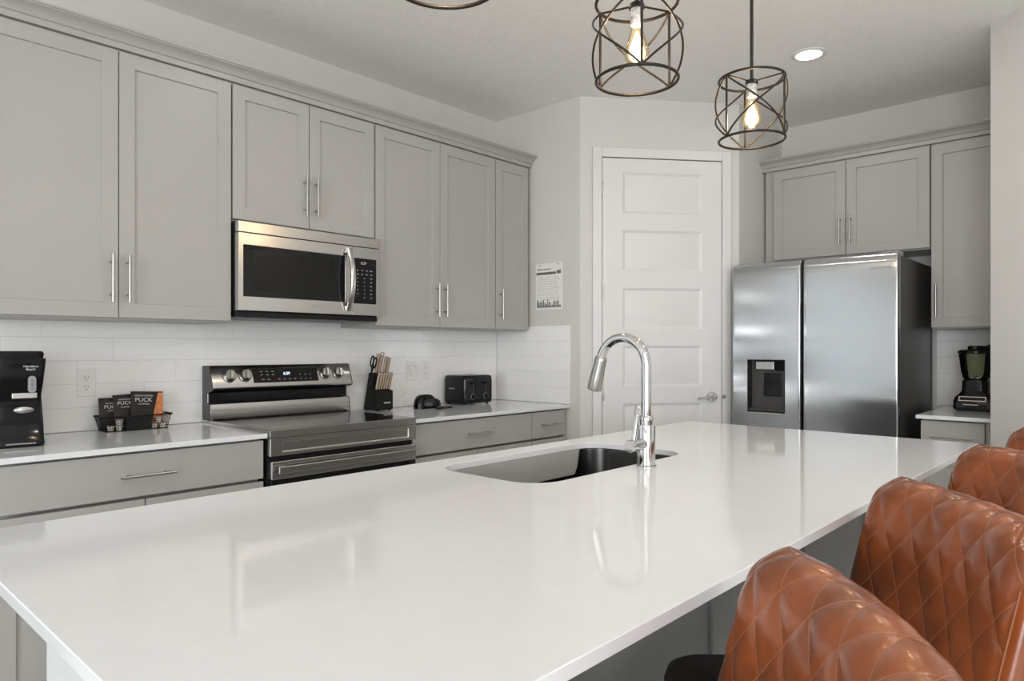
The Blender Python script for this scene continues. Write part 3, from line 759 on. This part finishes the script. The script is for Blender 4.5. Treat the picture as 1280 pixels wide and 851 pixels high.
pendant(2.415, PY, R(156), 'farthest pendant lamp, whole bronze cage in view in front of the pantry door')

dl = thing('recessed_light', 'round lit recessed downlight in the ceiling near the refrigerator', 'light', (3.764, 1.341, CEIL))
MB().lathe([(0.088, -0.0003), (0.088, -0.003), (0.078, -0.007), (0.066, -0.005), (0.066, -0.0003)], seg=40).build('trim_ring', 'white_plastic', dl, smooth=40)
MB().lathe([(0.0655, -0.0005), (0.0655, -0.0040), (0.045, -0.005), (0.001, -0.0055)], seg=36).build('lens', 'lens', dl, smooth=50)
area_light('downlight', (3.764, 1.341, CEIL - 0.014), (0, 0, 0), 0.14, 0.14, 1.8, (1.0, 0.94, 0.86), 'DISK')

# ------------------------------------------------------------------ bar stools
def stool_back():
    Wd, Hh, th, rcorn = 0.247, 0.400, 0.078, 0.080
    ns = 150
    rows = []                                 # (offset from mid plane, height, arc length)
    L1 = Hh - th / 2
    for k in range(111): f = k / 110; rows.append((-th / 2, f * L1, f * L1))
    for k in range(1, 28): a = PI * k / 27; rows.append((-th / 2 * math.cos(a), L1 + th / 2 * math.sin(a), L1 + th / 2 * a))
    for k in range(1, 13): f = k / 12; rows.append((th / 2, L1 * (1 - f), L1 + th / 2 * PI + L1 * f))
    def place(x, off, z):
        mid = 0.175 + 0.245 * z - x * x / 1.9
        return Vector((x, mid + off, 0.60 + z))
    bm = bmesh.new(); uvl = bm.loops.layers.uv.new('quilt')
    grid, par = [], []
    for off, z, ell in rows:
        zc_ = Hh - rcorn
        w = Wd if z < zc_ else Wd - rcorn + math.sqrt(max(1e-6, rcorn ** 2 - (z - zc_) ** 2 * 0.86))
        gr, pr = [], []
        for i in range(ns + 1):
            s = -1 + 2 * i / ns
            s = math.copysign(1 - (1 - abs(s)) ** 1.15, s) if abs(s) > 1e-6 else 0
            x = s * w
            shape = max(0.0, 1 - abs(s) ** 9) ** 0.5
            gr.append(bm.verts.new(place(x, off * shape, z))); pr.append((x, ell))
        grid.append(gr); par.append(pr)
    for r_ in range(len(rows) - 1):
        for i in range(ns):
            f = bm.faces.new((grid[r_][i], grid[r_][i + 1], grid[r_ + 1][i + 1], grid[r_ + 1][i]))
            for lp, (a, b) in zip(f.loops, ((r_, i), (r_, i + 1), (r_ + 1, i + 1), (r_ + 1, i))):
                lp[uvl].uv = par[a][b]
    bm.normal_update()
    lim = L1 + th / 2 * PI * 0.86
    for r_ in range(len(rows)):
        for i in range(ns + 1):
            x, ell = par[r_][i]
            if ell > lim: continue
            a = PI / 2 * (x / QA + ell / QB); b = PI / 2 * (x / QA - ell / QB)
            h = (abs(math.sin(a)) * abs(math.sin(b))) ** 0.5
            fade = min(1.0, max(0.0, (0.234 - abs(x)) / 0.012)) * min(1.0, (lim - ell) / 0.02) * (1.0 - 0.5 * min(1.0, max(0.0, (ell - L1 + 0.02) / 0.05)))
            v = grid[r_][i]; v.co += v.normal * (0.0052 * h * fade)
    bmesh.ops.remove_doubles(bm, verts=bm.verts, dist=1e-5)
    return bm, place, Wd, Hh, th
def bar_stool(x, y, facing, label, first=None):
    rz = facing + PI / 2
    if first:
        c = copy_tree(first); c.location = (x, y, 0); c.rotation_euler = (0, 0, rz); c['label'] = label
        return c
    t = thing('bar_stool', label, 'stool', (x, y, 0), rz, 'quilted leather bar stools along the island')
    bm, place, Wd, Hh, th = stool_back()
    mb = MB(); mb.bm.free(); mb.bm = bm
    bk = mb.build('backrest', 'quilt', t, smooth=180)
    for sx in (-1, 1):
        pts = [place(sx * 0.234, -th / 2 * (1 - (0.234 / Wd) ** 9) ** 0.5 - 0.0008, z) for z in [Hh * 0.80 * k / 24 for k in range(25)]]
        MB().tube(pts, 0.0016, 8).build('seam', 'thread', bk, smooth=60)
    cu = MB()
    def sq(s, z, r): return rrect(-0.232 * s, 0.232 * s, -0.230 * s, 0.200 * s, r, z, 8)
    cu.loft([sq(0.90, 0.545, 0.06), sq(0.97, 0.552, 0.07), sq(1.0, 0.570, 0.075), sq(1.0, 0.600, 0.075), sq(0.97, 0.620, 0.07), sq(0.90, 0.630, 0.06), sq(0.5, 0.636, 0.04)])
    cu.build('seat', 'seat_shade_leather', t, smooth=60)['label'] = 'leather seat cushion, darkened as if in shade'
    MB().box(-0.20, 0.20, -0.19, 0.18, 0.520, 0.5445).build('seat_frame', 'black_matte', t, bevel=0.004)
    for sx in (-1, 1):
        MB().tube([(sx * 0.13, 0.165, 0.53), (sx * 0.13, 0.215, 0.56), (sx * 0.13, 0.232, 0.66)], 0.010, 10).build('back_bracket', 'black_matte', t)
        for sy in (-1, 1):
            MB().tube([(sx * 0.165, sy * 0.155, 0.522), (sx * 0.215, sy * 0.205, 0.0)], [0.017, 0.012], 12).build('leg', 'black_matte', t)
    fr_ = [(sx * 0.1895, sy * 0.1795, 0.25) for sx, sy in ((-1, -1), (1, -1), (1, 1), (-1, 1))]
    mb = MB()
    for a, b in zip(fr_, fr_[1:] + fr_[:1]): mb.tube([a, b], 0.009, 10)
    mb.build('footrest', 'black_matte', t)
    return t
def stool_at(cx, cy, deg, label, first=None):
    f = R(deg); k = 0.272      # (cx, cy): middle of the top edge of the back
    return bar_stool(cx + k * math.cos(f), cy + k * math.sin(f), f, label, first)
s1 = stool_at(0.770, 0.214, 128, 'nearest brown quilted leather bar stool, cut by the bottom edge')
stool_at(1.430, 0.233, 130, 'second brown quilted bar stool from the camera, largest back fully in front of the third', s1)
stool_at(2.123, 0.196, 134, 'third brown quilted bar stool from the camera, near the far end of the island', s1)
stool_at(2.760, 0.160, 134, 'farthest brown quilted bar stool, only a sliver showing at the right edge', s1)

# ------------------------------------------------------------------ things on the counters
CT = 0.9142
# coffee maker: waisted body, front faces the room
cm = thing('coffee_maker', 'black single-serve coffee maker with silver band at the left edge of the counter', 'coffee maker', (0.608, 3.040, CT), R(-6))
def sect(x0, x1, y0, y1, z, r=0.015): return rrect(x0, x1, y0, y1, r, z, 6)
bd_ = MB().loft([sect(-0.098, 0.102, -0.120, 0.125, 0.0, 0.03), sect(-0.100, 0.104, -0.122, 0.125, 0.012, 0.03), sect(-0.098, 0.102, -0.114, 0.125, 0.030, 0.025),
                 sect(-0.096, 0.100, -0.100, 0.125, 0.080), sect(-0.096, 0.096, -0.096, 0.125, 0.150), sect(-0.096, 0.094, -0.098, 0.125, 0.180),
                 sect(-0.096, 0.100, -0.104, 0.125, 0.230), sect(-0.096, 0.106, -0.108, 0.125, 0.290), sect(-0.095, 0.107, -0.108, 0.125, 0.312)])
cmb = bd_.build('body', 'black_gloss', cm, smooth=40)
MB().loft([sect(-0.092, 0.100, -0.102, 0.12, 0.3125), sect(-0.094, 0.102, -0.104, 0.122, 0.330), sect(-0.088, 0.096, -0.098, 0.116, 0.338)]).build('lid', 'black_plastic', cm, smooth=40)
MB().box(0.005, 0.080, -0.1065, -0.092, 0.170, 0.191).build('silver_band', 'nickel', cm, bevel=0.003)
pl = MB().lathe([(0.5, 0), (0.5, -0.5), (0.42, -0.9), (0.1, -1)], (0, 0, 0), 'y', 30)
pl.move(Matrix.Translation((0.040, -0.0955, 0.130)) @ Matrix.Diagonal((0.062, 0.010, 0.026, 1))); pl.build('carafe_badge', 'nickel', cm, smooth=50)
bt = MB().loft([[(p[0], -0.100, p[1]) for p in [(q[0], q[1]) for q in rrect(0.052, 0.076, 0.190, 0.250, 0.012, 0, 8)]],
                [(p[0], -0.1115, p[1]) for p in [(q[0], q[1]) for q in rrect(0.052, 0.076, 0.190, 0.250, 0.012, 0, 8)]]])
bto = bt.build('button_panel', 'grey_plastic', cm, bevel=0.002)
bd2 = MB()
for k in range(3): bd2.lathe([(0.0075, 0), (0.006, -0.001)], (0.064, -0.1116, 0.205 + 0.015 * k), 'y', 16)
bd2.build('button', 'vent_grey', bto)
text(cm, 'maker_lettering', 'Hamilton', 0.0120, (0.060, -0.1090, 0.284), 'letter_white', sx=1.0)
text(cm, 'maker_lettering', 'Beach', 0.0120, (0.060, -0.1090, 0.2735), 'letter_white', sx=1.0)
print_strip(cm, 'base_lettering', 0.088, 0.0052, (0.030, -0.1222, 0.0135), 'letter_grey')

# wall outlets
def outlet(label, loc, rz=0.0, kind='duplex'):
    t = thing('wall_outlet', label, 'outlet', loc, rz)
    MB().box(-0.036, 0.036, -0.005, 0.0, -0.058, 0.058).build('cover_plate', 'white_plastic', t, bevel=0.002)
    if kind == 'duplex':
        for s in (-1, 1):
            r_ = MB().loft([[(p[0], -0.005, p[1]) for p in rrect(-0.0165, 0.0165, s * 0.0205 - 0.0145, s * 0.0205 + 0.0145, 0.011, 0, 6)],
                            [(p[0], -0.0068, p[1]) for p in rrect(-0.0165, 0.0165, s * 0.0205 - 0.0145, s * 0.0205 + 0.0145, 0.011, 0, 6)]]).build('receptacle', 'white_plastic', t)
            sl = MB().box(-0.0075, -0.0055, -0.0071, -0.006, s * 0.0205 + 0.0, s * 0.0205 + 0.008).box(0.0055, 0.0075, -0.0071, -0.006, s * 0.0205 + 0.001, s * 0.0205 + 0.007)
            sl.cyl((0, -0.0071, s * 0.0205 - 0.007), 0.0024, 0.001, 'y', 10).build('slots', 'black_matte', r_)
    else:
        MB().box(-0.0165, 0.0165, -0.0072, -0.0049, -0.033, 0.033).build('rocker', 'white_plastic', t, bevel=0.001)
    return t
YS = Y_LEFT - 0.008
outlet('white duplex wall outlet left of the stove, above the coffee packets', (0.938, YS, 1.118))
outlet('white wall outlet with a thin cord plugged in, behind the knife block', (2.680, YS, 1.128))
outlet('white duplex wall outlet just right of the plugged-in one', (2.790, YS, 1.128))
outlet('white wall switch plate on the tile behind the blender', (X_FR - 0.008, 0.848, 1.118), -PI / 2, 'rocker')
# thin charging cord
co = thing('power_cord', 'thin white power cord hanging from the wall outlet to the black gadget', 'cord', (2.680, YS - 0.007, 1.146))
MB().box(-0.012, 0.012, -0.022, -0.0012, -0.014, 0.014).build('plug', 'white_plastic', co, bevel=0.003)
pts = []
key = [(0.0, -0.020, -0.012), (0.026, -0.034, -0.024), (0.034, -0.040, -0.055), (0.006, -0.044, -0.095), (-0.050, -0.050, -0.130), (-0.100, -0.060, -0.175), (-0.135, -0.072, -0.222), (-0.130, -0.090, -0.2290), (-0.105, -0.098, -0.2290)]
def catmull(P, n=8):
    P = [Vector(p) for p in P]; out = []
    Q = [P[0]] + P + [P[-1]]
    for i in range(1, len(Q) - 2):
        for k in range(n):
            t = k / n; a, b, c, d = Q[i - 1], Q[i], Q[i + 1], Q[i + 2]
            out.append(0.5 * ((2 * b) + (c - a) * t + (2 * a - 5 * b + 4 * c - d) * t * t + (3 * b - a - 3 * c + d) * t ** 3))
    out.append(P[-1]); return out
MB().tube(catmull(key), 0.0022, 8).build('cable', 'white_plastic', co, smooth=60)

# black wire basket with coffee packets and creamers
bk = thing('coffee_basket', 'low black wire basket of coffee packets on the counter left of the stove', 'basket', (1.100, 3.235, CT))
bw, bd3, bh = 0.132, 0.056, 0.062
def rect_loop(f, z, n=10): return [(p[0], p[1], z) for p in rrect(-bw * f, bw * f, -bd3 * f, bd3 * f, 0.012, 0, 5)]
MB().tube(rect_loop(1.06, bh), 0.0032, 8, closed=True).build('rim', 'black_matte', bk, smooth=60)
wr = MB()
for k in range(1, 6): wr.tube(rect_loop(0.93 + 0.022 * k, 0.003 + 0.0105 * k), 0.0009, 5, closed=True)
for k in range(-11, 12):
    x = k * 0.0115
    for sy in (-1, 1): wr.tube([(x * 0.93, sy * bd3 * 0.93, 0.003), (x * 1.05, sy * bd3 * 1.05, bh)], 0.0009, 5)
for k in range(-3, 4):
    y = k * 0.0145
    for sx in (-1, 1): wr.tube([(sx * bw * 0.93, y * 0.93, 0.003), (sx * bw * 1.05, y * 1.05, bh)], 0.0009, 5)
wr.build('wire_mesh', 'black_matte', bk, smooth=60)
MB().box(-bw * 0.93, bw * 0.93, -bd3 * 0.93, bd3 * 0.93, 0.0, 0.003).build('base', 'black_matte', bk)
MB().box(-0.050, 0.052, -bd3 * 1.06 - 0.002, -bd3 * 1.02, 0.004, 0.058).build('front_plate', 'black_plastic', bk, bevel=0.002)
def packet(label, x, w, h, tilt, orange, ybase, lines, xl):
    t = thing('coffee_packet', label, 'packet', (x, ybase, CT + 0.004), 0, 'coffee packets standing in the basket')
    t.rotation_euler = (R(-9), R(tilt), 0)
    n = 8
    mb = MB()
    def bulge(u, v): return 0.006 * (1 - u * u) * (1 - v ** 4)
    for sgn in (-1, 1):
        g = [[mb.bm.verts.new((w / 2 * (-1 + 2 * i / n), sgn * bulge(-1 + 2 * i / n, -1 + 2 * k / n), h * k / n)) for k in range(n + 1)] for i in range(n + 1)]
        for i in range(n):
            for k in range(n): mb.bm.faces.new((g[i][k], g[i + 1][k], g[i + 1][k + 1], g[i][k + 1]))
    bmesh.ops.remove_doubles(mb.bm, verts=mb.bm.verts, dist=1e-5)
    mb.build('pouch', 'packet_dark', t, smooth=60)
    if orange:
        pb = MB(); q = [(w * 0.5 - 0.003, 0.002), (w * 0.10, 0.002), (w * 0.33, h - 0.006), (w * 0.5 - 0.003, h - 0.006)]
        pb.prism([(a, b) for a, b in q], 'y', -0.0066, -0.0060); pb.build('picture_panel', 'packet_orange', t)
    for s, sz, z, ext in lines:
        text(t, 'lettering', s, sz, (xl, -0.0072, z), 'letter_white', sx=ext)
    return t
packet('coffee packet at left of the basket, lowest of the three', 1.010, 0.080, 0.136, 0, False, 3.240, (('WOLFGANG', 0.0085, 0.111, 1.0), ('PUCK', 0.021, 0.096, 1.1), ('COFFEE', 0.0075, 0.080, 1.4)), 0.008)
packet('middle coffee packet in the basket, overlapped by the widest one', 1.066, 0.080, 0.148, -2, False, 3.230, (('WOLFGANG', 0.0085, 0.126, 1.0), ('PUCK', 0.021, 0.110, 1.1), ('COFFEE', 0.0075, 0.093, 1.4)), 0.004)
packet('widest coffee packet with orange picture at right of the basket', 1.148, 0.132, 0.158, 3, True, 3.218, (('WOLFGANG', 0.011, 0.138, 1.2), ('PUCK', 0.024, 0.120, 1.15), ('COFFEE', 0.0085, 0.102, 1.6)), -0.016)
def creamer(x, y, z, label, tall=1.0):
    t = thing('creamer_cup', label, 'creamer', (x, y, z), 0, 'creamer cups in the coffee basket')
    MB().lathe([(0.0115, 0), (0.0145, 0.019 * tall), (0.0165, 0.0195 * tall), (0.0165, 0.0212 * tall)], seg=16).build('cup', 'cream', t, smooth=40)
    MB().lathe([(0.0164, 0.0213 * tall), (0.0155, 0.0222 * tall)], seg=16).build('foil_lid', 'nickel', t)
creamer(0.999, 3.204, CT + 0.0035, 'small white creamer cup at far left in the basket')
creamer(1.033, 3.204, CT + 0.0035, 'white creamer cup second from left in the basket, under another')
creamer(1.033, 3.204, CT + 0.0270, 'white creamer cup stacked on the second one from left')
creamer(1.172, 3.204, CT + 0.0035, 'white creamer cup right of the basket front plate')
creamer(1.207, 3.204, CT + 0.0035, 'white creamer cup at far right in the basket')
creamer(1.190, 3.204, CT + 0.0270, 'white creamer cup resting on the two at right')

# knife block
kb = thing('knife_block', 'slanted black knife block on the counter right of the stove', 'knife block', (2.372, 3.215, CT))
hw = 0.054
body = [(-0.068, 0.006), (0.062, 0.006), (0.012, 0.212), (-0.032, 0.212 - 0.012), (-0.0325, 0.196), (-0.022, 0.118), (-0.068, 0.112)]
body = [(-0.066, 0.006), (0.066, 0.006), (0.016, 0.214), (-0.030, 0.204), (-0.014, 0.125), (-0.066, 0.112)]
MB().prism(body, 'x', -hw, hw).build('block', 'black_matte', kb, bevel=0.004)
ft = MB()
for sx in (-1, 1):
    for yy in (-0.05, 0.05): ft.cyl((sx * 0.04, yy, 0.0), 0.007, 0.0065, 'z', 12)
ft.build('foot', 'black_plastic', kb)
print_strip(kb, 'maker_lettering', 0.048, 0.0072, (0.014, -0.0662, 0.046), 'letter_white')
kdir = Vector((0, -0.30, 0.954)).normalized()
def knife(name, label, cat, x, y, z, L, w, th, group, m='wood_handle', dirv=kdir):
    t = thing(name, label, cat, (2.372 + x, 3.215 + y, CT + z), 0, group)
    rot = Vector((0, 0, 1)).rotation_difference(dirv).to_matrix().to_4x4()
    MB().box(-0.001, 0.001, -w * 0.45, w * 0.45, -0.010, 0.004).move(rot).build('blade', 'steel', t)
    hdl = MB().loft([rrect(-th / 2, th / 2, -w * 0.42, w * 0.42, th * 0.3, 0.004, 4), rrect(-th / 2, th / 2, -w * 0.5, w * 0.42, th * 0.3, L * 0.35, 4),
                     rrect(-th / 2, th / 2, -w * 0.44, w * 0.44, th * 0.3, L * 0.7, 4), rrect(-th / 2, th / 2, -w * 0.55, w * 0.48, th * 0.3, L * 0.97, 4), rrect(-th * 0.35, th * 0.35, -w * 0.42, w * 0.36, th * 0.2, L, 4)])
    hdl.move(rot).build('handle', m, t, smooth=40)
    MB().box(-th * 0.52, th * 0.52, -w * 0.30, w * 0.30, L * 0.985, L * 1.012).move(rot).build('end_cap', 'nickel', t, bevel=0.001)
    MB().box(-th * 0.10, th * 0.10, -w * 0.56, w * 0.50, 0.006, L * 0.96).move(rot).build('tang', 'dark_grey', t)
    return t
names = ['leftmost', 'second from left', 'third from left', 'third from right', 'second from right', 'rightmost']
for i in range(6):
    knife('steak_knife', 'small pale-handled steak knife, %s in the front row of the knife block' % names[i], 'knife',
          -0.0425 + 0.017 * i, -0.040, 0.119, 0.098, 0.016, 0.0105, 'steak knives in the front row of the block')
# upper tier
knife('bread_knife', 'pale-handled knife at left in the back row of the knife block', 'knife', -0.026, -0.008, 0.212, 0.110, 0.024, 0.013, 'large knives in the back row of the block')
knife('chef_knife', 'broad pale-handled knife second from left in the back row of the block', 'knife', -0.006, -0.010, 0.212, 0.100, 0.024, 0.014, 'large knives in the back row of the block')
knife('carving_knife', 'pale-handled knife third from left in the back row of the block', 'knife', 0.024, -0.016, 0.211, 0.095, 0.022, 0.013, 'large knives in the back row of the block')
knife('utility_knife', 'pale-handled knife at far right in the back row of the block', 'knife', 0.044, -0.018, 0.211, 0.090, 0.020, 0.012, 'large knives in the back row of the block')
sh = thing('kitchen_scissors', 'black-handled kitchen scissors at the left rear of the knife block', 'scissors', (2.372 - 0.043, 3.215 + 0.004, CT + 0.214), 0)
rot = Vector((0, 0, 1)).rotation_difference(kdir).to_matrix().to_4x4()
for s in (-1, 1):
    lp = [(0, s * 0.013 + 0.012 * math.cos(2 * PI * k / 20), 0.062 + 0.030 * math.sin(2 * PI * k / 20)) for k in range(20)]
    hh = MB().tube(lp, 0.0042, 8, closed=True); hh.tube([(0, s * 0.006, 0.035), (0, 0.0, -0.008)], 0.004, 8)
    hh.move(rot).build('finger_loop', 'black_plastic', sh, smooth=60)
hs = thing('honing_steel', 'round black-handled honing steel with steel cap standing in the knife block', 'honing steel', (2.372 + 0.009, 3.215 + 0.006, CT + 0.214), 0)
MB().lathe([(0.004, -0.008), (0.004, 0.003), (0.0095, 0.005), (0.0085, 0.05), (0.0110, 0.092)], seg=18).move(rot).build('handle', 'black_plastic', hs, smooth=50)
MB().lathe([(0.0112, 0.0925), (0.0115, 0.112), (0.009, 0.116)], seg=18).move(rot).build('end_cap', 'nickel', hs, smooth=50)

# small domed gadget between knife block and toaster
gd = thing('can_opener', 'small domed glossy black gadget between knife block and toaster', 'gadget', (2.640, 3.120, CT), R(0))
gm = MB(); gloops = []
for k in range(9):
    a = PI / 2 * k / 8; f = math.cos(a) ** 0.55 if k < 8 else 0.12; z = 0.082 * math.sin(a)
    gloops.append([(p[0] * f - 0.006 * math.sin(a), p[1] * f, z) for p in rrect(-0.078, 0.074, -0.036, 0.036, 0.03, 0, 8)])
gm.loft(gloops).build('shell', 'black_gloss', gd, smooth=60)
MB().lathe([(0.018, 0.0), (0.020, 0.008), (0.017, 0.022), (0.008, 0.026)], (0.066, 0.0, 0.034), 'x', 20).build('cutting_wheel', 'black_plastic', gd, smooth=50)
ln = MB().loft([rrect(0.070, 0.090, -0.030, -0.012, 0.006, 0.0, 4), rrect(0.068, 0.092, -0.032, -0.010, 0.006, 0.02, 4), rrect(0.070, 0.088, -0.030, -0.014, 0.005, 0.044, 4)])
ln.build('lever', 'black_plastic', gd, smooth=50)
sp = thing('spoon_rest', 'flat black handheld tool lying on the counter before the toaster', 'utensil', (2.690, 3.020, CT), R(8))
s_l = []
for x, w_, h_ in ((-0.060, 0.004, 0.006), (-0.052, 0.016, 0.012), (-0.030, 0.022, 0.018), (-0.008, 0.018, 0.017), (0.012, 0.010, 0.012), (0.030, 0.012, 0.012), (0.055, 0.014, 0.012), (0.072, 0.011, 0.010), (0.080, 0.004, 0.006)):
    s_l.append([(x, w_ * math.cos(2 * PI * k / 14), h_ / 2 + h_ / 2 * math.sin(2 * PI * k / 14)) for k in range(14)])
MB().loft(s_l).build('tool_body', 'black_plastic', sp, smooth=60)

# toaster
ts = thing('toaster', 'black four-slice toaster on the counter below the narrow wall cabinet', 'toaster', (3.050, 3.190, CT), 0)
tw, td_, th_ = 0.124, 0.098, 0.182
TL = [rrect(-tw * f, tw * f, -td_ * f, td_ * f, 0.022, z, 7) for f, z in ((0.955, 0.010), (0.99, 0.016), (1.0, 0.03), (1.0, 0.155), (0.985, 0.170), (0.945, 0.179), (0.85, 0.182))]
MB().loft(TL).build('shell', 'black_gloss', ts, smooth=50)
sl = MB()
for sx in (-1, 1):
    for k in (-1, 1): sl.box(sx * 0.058 + k * 0.022 - 0.012, sx * 0.058 + k * 0.022 + 0.012, -0.062, 0.075, 0.1815, 0.1835)
sl.build('bread_slot', 'nickel', ts)
MB().box(-0.112, 0.112, -td_ - 0.0015, -td_ + 0.004, 0.028, 0.150).build('front_panel', 'black_plastic', ts, bevel=0.003)
for sx in (-1, 1):
    c = sx * 0.055
    MB().box(c - 0.003, c + 0.003, -td_ - 0.0035, -td_ - 0.0012, 0.060, 0.142).build('lever_track', 'dark_grey', ts)
    MB().loft([rrect(c - 0.020, c + 0.020, -td_ - 0.024, -td_ - 0.0038, 0.006, 0.128, 4), rrect(c - 0.020, c + 0.020, -td_ - 0.026, -td_ - 0.0038, 0.006, 0.140, 4)]).build('lever', 'black_gloss', ts, bevel=0.001)
    kn = MB().lathe([(0.017, 0), (0.016, -0.012), (0.012, -0.014)], (c, -td_ - 0.0016, 0.052), 'y', 24).build('browning_knob', 'black_gloss', ts, smooth=40)
    MB().lathe([(0.0200, -0.0005), (0.0195, -0.003), (0.0172, -0.003)], (c, -td_ - 0.0012, 0.052), 'y', 28).build('knob_ring', 'vent_grey', kn)
fo = MB()
for sx in (-1, 1):
    for sy in (-1, 1): fo.cyl((sx * 0.095, sy * 0.070, 0), 0.010, 0.0115, 'z', 12)
fo.build('foot', 'black_plastic', ts)
print_strip(ts, 'maker_lettering', 0.052, 0.0085, (-tw - 0.0001, 0.022, 0.100), 'vent_grey', -PI / 2)

# posted notice on the return wall
nt_ = thing('notice_sheet', 'printed house notice in a clear sleeve pinned beside the wall cabinets', 'notice', (X_RET - 0.0035, 2.846, 1.668), -PI / 2)
MB().box(-0.108, 0.108, -0.0008, 0.001, -0.148, 0.120).build('sheet', 'paper', nt_)
MB().box(-0.112, 0.112, 0.0012, 0.0022, -0.158, 0.142).build('sleeve', 'white_plastic', nt_)
MB().box(-0.104, 0.060, -0.0014, -0.0009, 0.068, 0.084).build('header_bar', 'ink', nt_)
hp = MB()
for k in range(9): hp.box(-0.072 + 0.0102 * k, -0.064 + 0.0102 * k, -0.0014, -0.0009, 0.100, 0.106)
hp.box(-0.088, -0.076, -0.0014, -0.0009, 0.097, 0.108); hp.box(0.066, 0.098, -0.0014, -0.0009, 0.070, 0.092)
hp.build('heading_marks', 'ink', nt_)
tl = MB(); random.seed(3)
for r_ in range(11):
    z = 0.050 - 0.0145 * r_; x = -0.092
    while x < 0.085:
        w_ = random.uniform(0.008, 0.024)
        if x + w_ > 0.092: break
        tl.box(x, x + w_, -0.0014, -0.0009, z, z + 0.0035); x += w_ + 0.005
tl.build('text_lines', 'ink_light', nt_)
sk_ = MB().box(-0.100, 0.100, -0.0014, -0.0009, -0.142, -0.134)
for k in range(16):
    x = -0.098 + 0.0123 * k; sk_.box(x, x + random.uniform(0.005, 0.011), -0.0014, -0.0009, -0.134, -0.134 + random.uniform(0.006, 0.044))
sk_.build('skyline_print', 'ink', nt_)
pn = MB()
for sx in (-1, 1): pn.lathe([(0.005, -0.0018), (0.004, -0.004)], (sx * 0.075, 0, 0.130), 'y', 12)
pn.build('pin', 'nickel', nt_)

# blender in the alcove
bl = thing('blender', 'black countertop blender with clear jar beside the refrigerator', 'blender', (4.630, 0.735, CT), -PI / 2)
def oct_(w, d, z, r=0.02): return rrect(-w, w, -d, d, r, z, 5)
MB().loft([oct_(0.088, 0.092, 0.006), oct_(0.094, 0.098, 0.012), oct_(0.094, 0.098, 0.055), oct_(0.086, 0.090, 0.078), oct_(0.064, 0.066, 0.105), oct_(0.062, 0.064, 0.112)]).build('motor_base', 'black_gloss', bl, smooth=35)
MB().box(-0.076, 0.052, -0.0945, -0.080, 0.072, 0.092).bm.free()
cpn = MB().panel(0.128, 0.026, 0.006, 0.004, 0.124, 0.004, 0.022, 0.002, 0, 0, 0)
cpo = cpn.build('control_strip', 'nickel', bl); cpo.location = (-0.066, -0.0985, 0.058); cpo.rotation_euler = (R(-19), 0, 0)
print_strip(bl, 'maker_lettering', 0.075, 0.0060, (-0.008, -0.0984, 0.038), 'letter_white')
MB().loft([oct_(0.062, 0.062, 0.1125, 0.03), oct_(0.060, 0.060, 0.150, 0.03), oct_(0.058, 0.058, 0.172, 0.03)]).build('jar_collar', 'black_plastic', bl, smooth=40)
jr = []
for r_, z in ((0.052, 0.1725), (0.060, 0.182), (0.068, 0.215), (0.075, 0.27), (0.080, 0.318)):
    jr.append([(r_ * (1 + 0.035 * math.cos(6 * a)) * math.cos(a), r_ * (1 + 0.035 * math.cos(6 * a)) * math.sin(a), z) for a in [2 * PI * k / 48 for k in range(48)]])
inner = [[(x * 0.955, y * 0.955, z + (0.004 if i == 0 else 0)) for x, y, z in lp] for i, lp in enumerate(jr)]
jm = MB().loft(jr + inner[::-1], True, True, True)
jm.build('jar', 'jar_glass', bl, smooth=60)
bla = MB()
for k in range(4):
    a = PI / 2 * k; bla.tube([(0, 0, 0.180), (0.02 * math.cos(a), 0.02 * math.sin(a), 0.186), (0.032 * math.cos(a), 0.032 * math.sin(a), 0.198)], [0.005, 0.003, 0.001], 6)
bla.build('blade', 'steel', bl)
MB().lathe([(0.079, 0.3185), (0.086, 0.322), (0.086, 0.332), (0.078, 0.340), (0.040, 0.344), (0.038, 0.360), (0.030, 0.364)], seg=36).build('lid', 'black_plastic', bl, smooth=40)
MB().tube([(0.030, 0, 0.345), (0.060, -0.01, 0.352), (0.082, -0.02, 0.366)], [0.016, 0.014, 0.010], 12).build('pour_cap', 'black_gloss', bl, smooth=50)
MB().tube([(0.078, 0.0, 0.312), (0.106, 0.0, 0.305), (0.112, 0.0, 0.27), (0.108, 0.0, 0.235), (0.098, 0, 0.205), (0.066, 0, 0.190)], [0.010, 0.011, 0.011, 0.010, 0.009, 0.008], 12).build('handle', 'black_plastic', bl, smooth=50)
fo = MB()
for sx in (-1, 1):
    for sy in (-1, 1): fo.cyl((sx * 0.07, sy * 0.07, 0), 0.010, 0.0065, 'z', 12)
fo.build('foot', 'black_plastic', bl)
